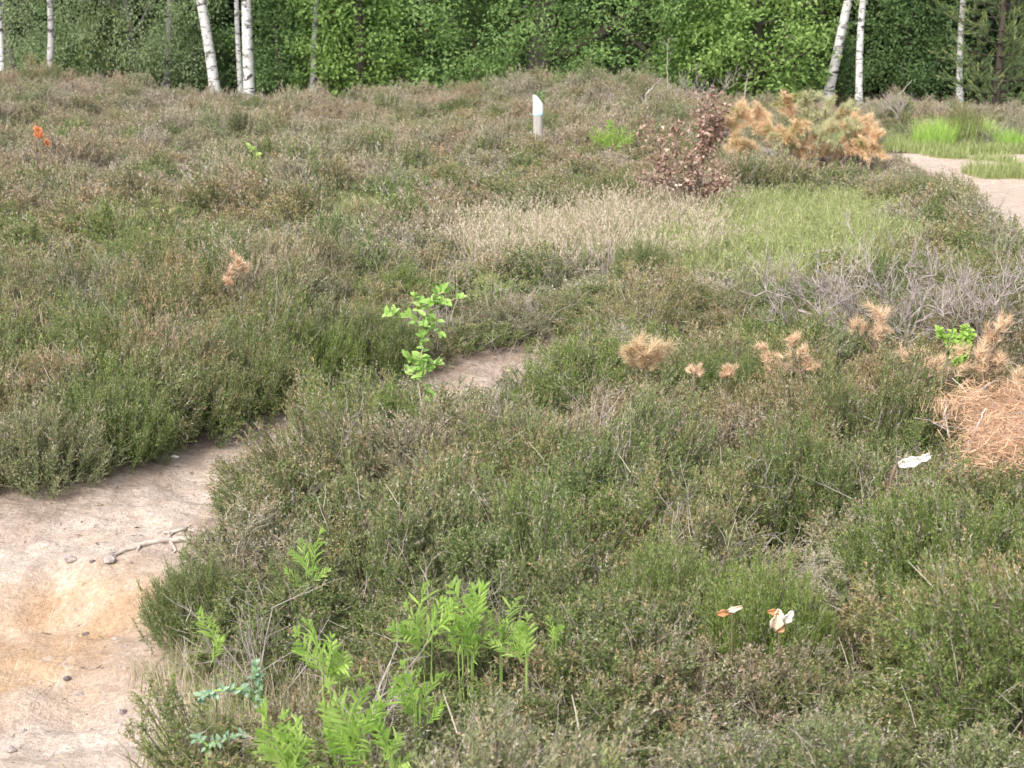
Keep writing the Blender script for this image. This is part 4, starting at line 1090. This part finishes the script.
for i, (b, t, kd) in enumerate(boughs):
    rng = np.random.default_rng(2000 + i); dy = rng.uniform(-.35, .35)
    B = atY(*b, y0 + dy * .5) - root; Tp = atY(*t, y0 + dy) - root
    mid = (B + Tp) / 2 + np.array([rng.normal() * .04, 0, .06]); pth = [B, (B + mid) / 2 + [0, 0, .01], mid, (mid + Tp) / 2 + [0, 0, .02], Tp]
    s_, n_ = MB(), MB(); bough_mesh(pth, s_, n_, rng, .075, .008, 1300, .16, .25 if kd == 'm' else .05, 13, .1)
    bo = build(s_, 'bough', M['twigbrown'], ft)
    nn = build(n_, 'needles', M['palegreen'] if kd in 'g' else M['boughorange'], bo)
    tag(bo, {'o': 'orange brown dried bough', 'g': 'faded grey green bough', 'm': 'bough with orange and greenish needles'}[kd])

# ------------------------------------------------------------------ dry pine sprays in the right heather
def pine_spray(lab, base, h, tufts, seed, mat='orange', stem=None, L=.075, kr=.0, n=120, name='pine_spray', W=.0042, cat='pine twig', group='dry pine sprays in the heather', label2=None):
    """tufts: list of (px,py) of burst centres"""
    rng = np.random.default_rng(seed); p0 = at(*base, h); x, y = p0[0], p0[1]; z = g1(x, y); root = np.array([x, y, z])
    th = thing(name, lab, cat, (x, y, z), group)
    ms = MB(); B = atY(*base, y) - root
    ms.tube([(0, 0, 0), B * .5 + [0, 0, .02], B], [.006, .005, .0045], 5)
    for (px, py, r) in tufts:
        dy = rng.uniform(-.06, .06); C = atY(px, py, y + dy) - root
        mid = (B + C) / 2 + rng.normal(size=3) * .01; ms.tube([B, mid, C], [.0042, .0035, .003], 5)
        nb_ = MB(); ax = unit(C - B + np.array([0, 0, .02]))
        for sub in range(4):
            ax2 = unit(ax + rng.normal(size=3) * .55); c2 = C + rng.normal(size=3) * r * .30
            ms.tube([C, c2], [.002, .0015], 3)
            needle_cloud(nb_, rng, np.stack([c2 - ax2 * r * .5, c2 + ax2 * r * .35]), int(n * .6), r * .85, W * .62, rng.uniform(.5, .95), (kr, 0, 0))
        q = build(nb_, 'needle_tuft', M[mat], th)
    build(ms, 'stem', M['twigbrown'], th)
    return th
pine_spray('orange dry pine twig with round needle tufts in front of the grey brushwood', (874, 352), .3, [(857, 327, .065), (873, 314, .07), (882, 322, .075), (878, 335, .06), (884, 330, .06)], 71)
pine_spray('low row of dry pine tufts with pale stubs, right of the dark heather bush', (800, 372), .33, [(763, 347, .035), (768, 358, .04), (793, 345, .06), (800, 350, .05), (782, 362, .06), (806, 362, .05), (812, 366, .04), (774, 368, .04)], 72)
pine_spray('drooping yellow and orange pine tuft in the middle right heather', (648, 366), .33, [(640, 350, .075), (650, 346, .08), (660, 354, .075), (630, 354, .07), (645, 357, .08), (655, 360, .07), (636, 360, .06)], 73, kr=.22, n=190)
pine_spray('tiny dry pine tuft right of the drooping pine tuft', (694, 376), .33, [(692, 370, .035), (698, 372, .035)], 74)
pine_spray('small dry pine tuft just left of the very dark green bush', (727, 378), .33, [(727, 370, .035), (732, 372, .035), (724, 374, .03)], 75)
pine_spray('upright plume of dry pine needles left of the right picture edge', (984, 380), .33, [(990, 362, .07), (992, 350, .075), (994, 340, .075), (997, 330, .065), (1000, 322, .05), (984, 356, .06), (1003, 364, .06), (982, 366, .05)], 76, n=110)
pine_spray('small star shaped dry pine tufts around the bare green stem', (924, 380), .33, [(920, 350, .035), (903, 354, .055), (932, 366, .06), (940, 360, .05), (958, 352, .06), (962, 368, .06), (944, 372, .05)], 77, n=80)
pine_spray('stray orange pine tuft cut by the right picture edge', (1016, 392), .33, [(1018, 378, .05), (1022, 384, .04)], 78)
pine_spray('vivid orange dead frond in the far upper left heather', (42, 150), .42, [(37, 130, .055), (39, 136, .06), (47, 143, .045), (36, 135, .05)], 79, 'redorange', n=80, W=.02, name='dead_frond', cat='dead frond', group='orange dead fronds at left')
pine_spray('faint orange dead frond between two dark heather bushes at left', (234, 282), .38, [(238, 264, .06), (241, 268, .06), (232, 277, .055), (229, 281, .05)], 80, n=80, W=.011, name='dead_frond', cat='dead frond', group='orange dead fronds at left')

# orange needle heap with sticks
p0 = at(995, 455, .30); x, y = p0[0], p0[1]; z = g1(x, y); root = np.array([x, y, z]); rng = np.random.default_rng(91)
hp = thing('needle_heap', 'heap of orange dry pine needles at the right picture edge', 'needle heap', (x, y, z))
mb = MB(); ncl_ = 210
ang_ = rng.random(ncl_) * 6.283; rr_ = np.sqrt(rng.random(ncl_)) * (1 + .35 * np.sin(ang_ * 3 + 1) + .2 * np.sin(ang_ * 5))
cy_ = .28 + .50 * rr_ * np.sin(ang_); cx_ = .20 + .40 * rr_ * np.cos(ang_) + .16 * cy_
cz_ = .255 + .10 * rng.random(ncl_) + .14 * fbm(cx_ * 4, cy_ * 4, 2)
for a, b, c in zip(cx_, cy_, cz_):
    n = 55; ax_ = unit(np.array([rng.normal(), rng.normal() * .6 - .5, rng.normal() * .5 - .1]))
    D = unit(ax_ + rng.normal(size=(n, 3)) * .42)
    leaves(mb, np.array([a, b, c]) + rng.normal(size=(n, 3)) * [.05, .06, .025], D, rng.uniform(.05, .10, n), .0032, rng, (0.0 if rng.random() < .6 else rng.random() * .9, 0, 0), tri=True)
for i in range(26):
    q = np.array([rng.uniform(-.15, .7), rng.uniform(-.2, .6), .30]); d = unit(np.array([rng.normal(), rng.normal() * .6, abs(rng.normal()) * .35])); l = rng.uniform(.12, .4)
    mb.tube([q, q + d * l * .5 + rng.normal(size=3) * .012, q + d * l], [.0045, .0035, .002], 4, (0, 0, 0, 0), 1)
build(mb, 'needles', [M['heapneedles'], M['deadtwig']], hp)
def stick(pts, r, mat, lab, name='stick', h=.3, group='bare sticks in the heather', twigs=0, seed=0, ydep=None, fine=.5):
    rng = np.random.default_rng(seed); y = ydep or at(*pts[0], h)[1]
    Pw = np.array([atY(a, b, y + i * .03) for i, (a, b) in enumerate(pts)]); o_ = np.array([Pw[0][0], y, g1(Pw[0][0], y)])
    mb = MB(); tt = np.linspace(0, len(Pw) - 1, 4 * len(Pw)); Pp = np.column_stack([np.interp(tt, np.arange(len(Pw)), Pw[:, j]) for j in range(3)]) - o_
    Pp[1:-1] += rng.normal(size=Pp[1:-1].shape) * r * .5
    mb.tube(Pp, np.linspace(r, r * .4, len(Pp)), 6, cap=True)
    if Pp[0][2] > .02 and not name.startswith('str'): mb.tube([(Pp[0] - [0, -.02, Pp[0][2] * .9]), Pp[0]], [r * 1.1, r], 6)
    for i in range(twigs):
        q = rng.integers(len(Pp) // 3, len(Pp)); d = unit(rng.normal(size=3) + np.array([0, 0, .6])); l = rng.uniform(.06, .18)
        mb.tube([Pp[q], Pp[q] + d * l * .5 + rng.normal(size=3) * .01, Pp[q] + d * l], [r * .4, r * .3, r * .2], 4)
    o = build(mb, name, M[mat], smooth=True); o.location = o_
    return tag(o, lab, 'stick', group)
stick([(934, 418), (940, 392), (944, 370), (947, 350), (954, 325), (963, 302)], .006, 'greenstick', 'upright grey green bare stem left of the bright green seedling', twigs=6, seed=1)
stick([(966, 452), (978, 425), (986, 408)], .005, 'stick', 'pale straight stick leaning against the orange needle heap', seed=2)
stick([(986, 438), (1004, 420), (1026, 412)], .007, 'deadtwig', 'dark forked stick lying across the orange needle heap', seed=3, twigs=3)
stick([(914, 392), (922, 370), (908, 352)], .004, 'greenstick', 'thin green stem left of the bare upright stem', seed=4, twigs=4)
stick([(972, 404), (964, 388), (952, 378)], .004, 'stick', 'short pale twig above the needle heap', seed=5)
stick([(227, 598), (230, 604), (236, 608)], .0035, 'stick', 'bent pale straw by the path edge', seed=7, h=.3, name='straw')
stick([(646, 95), (652, 88), (662, 78)], .018, 'deadtwig', 'grey dead stick leaning in the far heather right of the oak stem', seed=8, h=.4, twigs=2)
stick([(744, 100), (746, 85), (749, 74)], .014, 'deadtwig', 'bare forked stick behind the dry boughs', seed=9, h=.4, twigs=7)
stick([(895, 98), (902, 92), (912, 80)], .014, 'deadtwig', 'bare stick below the dark grey trunk at right', seed=10, h=.4, twigs=3)
stick([(668, 90), (667, 60), (669, 38)], .010, 'deadtwig', 'tall thin dead stem in front of the oak leaves', seed=11, h=.4, twigs=10)

# grey dead brushwood
def brush(lab, base, h, mains, seed):
    rng = np.random.default_rng(seed); p0 = at(*base, h); x, y = p0[0], p0[1]; z = g1(x, y); root = np.array([x, y, z])
    th = thing('dead_bush', lab, 'dead bush', (x, y, z), 'grey leafless bushes')
    mb = MB(); mt = MB()
    def br(p, d, l, r, dep):
        q = [p]; dd = d
        for i in range(4):
            dd = unit(dd + rng.normal(size=3) * .22 + np.array([0, 0, .05])); q.append(q[-1] + dd * l / 4)
        mt.tube(q, np.linspace(r, r * .45, 5), 4)
        if dep > 0:
            for _ in range(rng.integers(2, 5)):
                br(q[rng.integers(1, 5)], unit(dd + rng.normal(size=3) * .6 + np.array([0, 0, .3])), l * rng.uniform(.45, .75), r * .6, dep - 1)
    for path in mains:
        dy = rng.uniform(-.35, .35)
        Pw = np.array([atY(a, b, y + dy * i / len(path)) for i, (a, b) in enumerate(path)]) - root
        Pw = np.vstack([[0, 0, .0], Pw])
        tt = np.linspace(0, len(Pw) - 1, 14); Pp = np.column_stack([np.interp(tt, np.arange(len(Pw)), Pw[:, j]) for j in range(3)])
        Pp[1:] += rng.normal(size=(13, 3)) * .012
        mb.tube(Pp, np.linspace(.009, .003, 14), 5)
        for i in range(11):
            q = rng.integers(3, 14); dd = unit(Pp[min(13, q + 1)] - Pp[q - 1])
            br(Pp[q], unit(dd * .6 + rng.normal(size=3) * .5 + np.array([0, 0, .55])), rng.uniform(.10, .24), .0034, 2)
    build(mb, 'branches', M['deadtwig'], th); build(mt, 'twigs', M['deadtwig'], th)
brush('grey leafless bush arching left, nearest to the bright grass', (860, 352), .2, [[(850, 338), (820, 318), (780, 296), (740, 290)], [(850, 336), (815, 310), (790, 285)], [(856, 330), (840, 300), (835, 275)], [(845, 340), (800, 330), (765, 318)], [(850, 332), (826, 300), (812, 280)]], 111)
brush('grey leafless bush behind the orange pine twig', (905, 345), .2, [[(900, 330), (885, 300), (870, 272)], [(905, 326), (915, 295), (905, 270)], [(908, 330), (935, 310), (960, 300)], [(900, 334), (870, 318), (850, 300)], [(905, 330), (930, 290), (935, 268)]], 112)
brush('pinkish grey leafless bush at the right picture edge above the needle heap', (985, 352), .2, [[(980, 335), (960, 318), (930, 310)], [(985, 330), (980, 300), (965, 285)], [(990, 330), (1010, 305), (1024, 290)], [(988, 336), (1015, 326), (1040, 318)], [(982, 336), (950, 335), (915, 340)], [(990, 328), (1000, 300), (1012, 280)]], 113)
brush('far grey brushwood left of the dry boughs', (716, 108), .3, [[(700, 100), (688, 90), (680, 84)], [(705, 98), (700, 88), (696, 78)], [(712, 98), (724, 90), (736, 84)], [(708, 100), (692, 96), (676, 96)]], 114)
brush('far grey twiggy bush right of the dry boughs', (900, 118), .3, [[(896, 112), (886, 106), (880, 112)], [(900, 110), (906, 104), (910, 112)], [(898, 110), (894, 104), (890, 106)]], 115)

# ------------------------------------------------------------------ dead curled leaves, white scrap
def curled(mb, c, ax, L, W, curl, rng, seed_=0):
    n, m_ = 7, 5; V = []
    ax = unit(ax); nr = unit(np.array([.15, -1, .35])); nr = unit(nr - ax * nr.dot(ax)); s = np.cross(ax, nr)
    for i in range(n):
        t = i / (n - 1); w = W * math.sin(math.pi * (.08 + .86 * t)) ** .7 * (1 + .22 * math.sin(i * 2.4 + seed_))
        for j in range(m_):
            q = j / (m_ - 1) - .5
            V.append(c + ax * L * (t - .5) + s * w * q * (1 + .2 * math.sin(j * 3 + i)) + nr * (curl * (q * q * W * 2.4 - .25 * L * (t - .5) ** 2 * 4) + rng.normal() * .0016))
    Q = [[i * m_ + j, i * m_ + j + 1, (i + 1) * m_ + j + 1, (i + 1) * m_ + j] for i in range(n - 1) for j in range(m_ - 1)]
    mb.add(np.array(V), Q=Q)
def solid(o, t=.002):
    md = o.modifiers.new('thickness', 'SOLIDIFY'); md.thickness = t
def dead_leaf(lab, pts, base, h, seed):
    rng = np.random.default_rng(seed); y = at(*base, h)[1] - .14
    c0 = atY(*base, y); z = g1(c0[0], y); root = np.array([c0[0], y, z])
    th = thing('dead_leaf', lab, 'dead leaf', tuple(root), 'curled dead leaves under the bright green bush')
    for (a, b, L, W, mat) in pts:
        A = atY(*a, y) - root; B = atY(*b, y + rng.uniform(-.01, .01)) - root
        mb = MB(); curled(mb, (A + B) / 2, B - A, np.linalg.norm(B - A) * L, W, .9, rng, seed)
        solid(build(mb, 'leaf_lobe', M[mat], th, smooth=True))
    mb = MB(); mb.tube([(0, .01, 0), (0.003, .008, (c0[2] - z) * .6), c0 - root], [.002, .002, .0015], 5); build(mb, 'stalk', M['twigbrown'], th)
dead_leaf('curled cream dead leaf with rusty edges under the bright green bush', [((773, 630), (779, 611), 1.1, .030, 'cream'), ((784, 626), (778, 612), 1.0, .022, 'cream'), ((784, 622), (792, 612), 1.1, .020, 'bone'), ((769, 612), (779, 612), 1.1, .014, 'rust'), ((777, 631), (784, 626), 1., .018, 'rust')], (779, 622), .30, 121)
dead_leaf('smaller rusty dead leaf with pale tip left of the curled cream leaf', [((718, 614), (730, 612), 1.1, .015, 'rust'), ((728, 611), (742, 607), 1.1, .012, 'cream')], (732, 612), .30, 122)
rng = np.random.default_rng(123); y = at(912, 464, .33)[1]; c0 = atY(912, 462, y)
root = np.array([c0[0], y, g1(c0[0], y)])
th = thing('bark_scrap', 'bleached white scrap lying left of the orange needle heap', 'white scrap', tuple(root))
mb = MB(); curled(mb, c0 - root, np.array([1, .1, .22]), .10, .030, .8, rng); solid(build(mb, 'flake', M['bone'], th, smooth=True), .006)
mb = MB(); curled(mb, c0 - root + np.array([.05, -.01, .02]), np.array([1, .2, .5]), .05, .02, .8, rng, 3); solid(build(mb, 'curled_edge', M['bone'], th, smooth=True), .005)
mb = MB(); mb.tube([c0 - root + [-.06, 0, -.01], c0 - root + [-.075, 0, -.06], c0 - root + [-.08, .01, -.12], (-.08, .01, 0)], [.008, .007, .006, .005], 6); build(mb, 'stub', M['twigbrown'], th)

# ------------------------------------------------------------------ stones, root and litter on the path
def stone(px, py, s, mat, lab, seed):
    rng = np.random.default_rng(seed); p = at(px, py, 0); x, y = p[0], p[1]
    z = float(zpath(np.array([[x]]), np.array([[y]]))[0, 0])
    import bmesh
    bm = bmesh.new(); bmesh.ops.create_icosphere(bm, subdivisions=2, radius=1)
    ph = rng.random(3) * 6
    for v in bm.verts:
        c = v.co; f = 1 + .22 * math.sin(c.x * 2.6 + ph[0]) * math.cos(c.y * 2.2 + ph[1]) + .14 * math.sin(c.z * 4 + c.x * 3 + ph[2]) + rng.normal() * .03
        v.co = Vector((c.x * f * s, c.y * f * s * .75, c.z * f * s * .5))
    me = bpy.data.meshes.new('stone'); bm.to_mesh(me); bm.free(); me.materials.append(M[mat])
    o = link('stone', me); o.location = (x, y, z + s * .2); o.rotation_euler = (0, rng.normal() * .15, rng.random() * 6)
    tag(o, lab, 'stone', 'stones lying on the sand path')
stone(72, 577, .026, 'stone', 'grey stone on the lip of the orange sand bank, left of the flat stone', 131)
stone(110, 567, .032, 'stone', 'larger flat grey stone on the lip of the orange sand bank', 132)
stone(86, 640, .014, 'darkstone', 'dark pebble in the middle of the sand, below the orange bank', 133)
stone(67, 683, .016, 'darkstone', 'dark pebble low on the pale sand, left of centre', 134)
stone(80, 697, .013, 'stone', 'grey pebble just below the dark pebble on the pale sand', 135)
stone(124, 718, .016, 'darkstone', 'dark pebble near the dry grass fringe', 136)
stone(12, 752, .02, 'stone', 'grey pebble in the bottom left picture corner', 137)
stone(175, 459, .018, 'bone', 'white pebble on the upper path near the far heather', 138)
stone(94, 592, .012, 'darkstone', 'dark pebble at the foot of the orange bank', 139)
def root(pts, r0, lab, seed):
    rng = np.random.default_rng(seed); Q = np.array([at(a, b, 0) for a, b in pts]); t = np.linspace(0, len(Q) - 1, 16)
    x = np.interp(t, np.arange(len(Q)), Q[:, 0]) + rng.normal(size=16) * .006; y = np.interp(t, np.arange(len(Q)), Q[:, 1]) + rng.normal(size=16) * .008
    z = zpath(x[None], y[None])[0] + r0 * .5 + rng.normal(size=16) * .003
    o_ = np.array([x[0], y[0], z[0]]); mb = MB(); W = np.column_stack([x, y, z]) - o_
    mb.tube(W, np.linspace(r0, r0 * .4, 16) * rng.uniform(.8, 1.2, 16), 7, cap=True)
    for q in (5, 9, 12): mb.tube([W[q], W[q] + [rng.normal() * .04, -.05, -.012], W[q] + [rng.normal() * .06, -.12, -.05]], [r0 * .5, r0 * .4, r0 * .2], 5)
    o = build(mb, 'exposed_root', M['root'], smooth=True); o.location = o_
    tag(o, lab, 'root', 'roots bared on the sand bank')
root([(205, 545), (182, 548), (150, 554), (122, 560), (104, 568)], .016, 'longest bleached root running along the lip of the sand bank to the dark bush', 21)
root([(208, 536), (190, 538), (172, 543), (158, 541)], .011, 'short root just above the long root on the sand bank', 22)
rng = np.random.default_rng(140); mb = MB(); n = 7000
x = rng.uniform(-3.2, 1.5, n); y = rng.uniform(3.5, 11.5, n); p = path_sd(x, y); k = (p < .05) & (p > -.8) & (rng.random(n) < np.exp(p * 2.6) * .9 + .05); x, y = x[k], y[k]; n = len(x)
z = zpath(x[None], y[None])[0]
leaves(mb, np.column_stack([x, y, z + .004]), unit(np.column_stack([rng.normal(size=n), rng.normal(size=n), rng.normal(size=n) * .12])), rng.uniform(.012, .05, n), rng.uniform(.003, .009, n), rng, np.column_stack([np.zeros(n), (rng.random(n) < .35) * 1., np.ones(n) * (rng.random(n) < .6)]))
tag(build(mb, 'leaf_litter', heather_mat('path_litter', (.9, .2, .4))), 'small brown twigs and leaf litter strewn on the sand path', 'litter', kind='stuff')
mb = MB(); n = 1300
x = rng.uniform(-3.2, .4, n); y = rng.uniform(3.5, 10.5, n); k = path_sd(x, y) < -.02; x, y = x[k], y[k]
z = zpath(x[None], y[None])[0]
oct_ = np.array([(1, 0, 0), (0, 1, 0), (-1, 0, 0), (0, -1, 0), (0, 0, .8), (.6, .6, .35), (-.6, .5, .4)], float)
for a, b, c in zip(x, y, z):
    s = .0025 + .012 * rng.random() ** 4
    V = oct_ * s * rng.uniform(.7, 1.3, (7, 1)) + [a, b, c]
    mb.add(V, T=[[0, 5, 4], [5, 1, 4], [1, 6, 4], [6, 2, 4], [2, 3, 4], [3, 0, 4], [0, 1, 5], [1, 2, 6]])
tag(build(mb, 'gravel', M['stone']), 'fine gravel scattered over the sand path', 'gravel', kind='stuff')

# ------------------------------------------------------------------ camera, light, world
cam = bpy.data.cameras.new('camera'); co = bpy.data.objects.new('camera', cam); COL.objects.link(co)
co.location = (0, 0, ZC); co.rotation_euler = (R(90) - PITCH, 0, 0)
cam.sensor_width = 36; cam.lens = FPX / 1024 * 36; cam.clip_end = 2000; cam.clip_start = .1
cam.dof.use_dof = True; cam.dof.focus_distance = 8.0; cam.dof.aperture_fstop = 9
scene.camera = co
w = bpy.data.worlds.new('World'); scene.world = w; w.use_nodes = True
nt = w.node_tree; nt.nodes.clear()
SUN_EL, SUN_AZ = R(47), R(212)         # azimuth clockwise from +Y (north): behind the camera, to the left
sky = nt.nodes.new('ShaderNodeTexSky'); sky.sky_type = 'NISHITA'; sky.sun_disc = False
sky.sun_elevation = SUN_EL; sky.sun_rotation = SUN_AZ; sky.air_density = 1.0; sky.dust_density = 3.0; sky.ozone_density = 1.0
bg = nt.nodes.new('ShaderNodeBackground'); bg.inputs[1].default_value = .15
wo = nt.nodes.new('ShaderNodeOutputWorld'); hs = nt.nodes.new('ShaderNodeHueSaturation'); hs.inputs['Saturation'].default_value = .45   # thin white cloud
nt.links.new(sky.outputs[0], hs.inputs['Color']); nt.links.new(hs.outputs[0], bg.inputs[0]); nt.links.new(bg.outputs[0], wo.inputs[0])
sl = bpy.data.lights.new('sun', 'SUN'); sl.energy = 1.5; sl.angle = R(30); sl.color = (1, .955, .89)
so = bpy.data.objects.new('sun', sl); COL.objects.link(so)
sd_ = Vector((math.sin(SUN_AZ) * math.cos(SUN_EL), math.cos(SUN_AZ) * math.cos(SUN_EL), math.sin(SUN_EL)))
so.rotation_euler = sd_.to_track_quat('Z', 'Y').to_euler(); so.location = (0, 0, 20)
vs = scene.view_settings; vs.view_transform = 'Standard'; vs.look = 'None'; vs.gamma = 1; vs.use_curve_mapping = False; vs.exposure = 1.4
scene.render.engine = 'CYCLES'
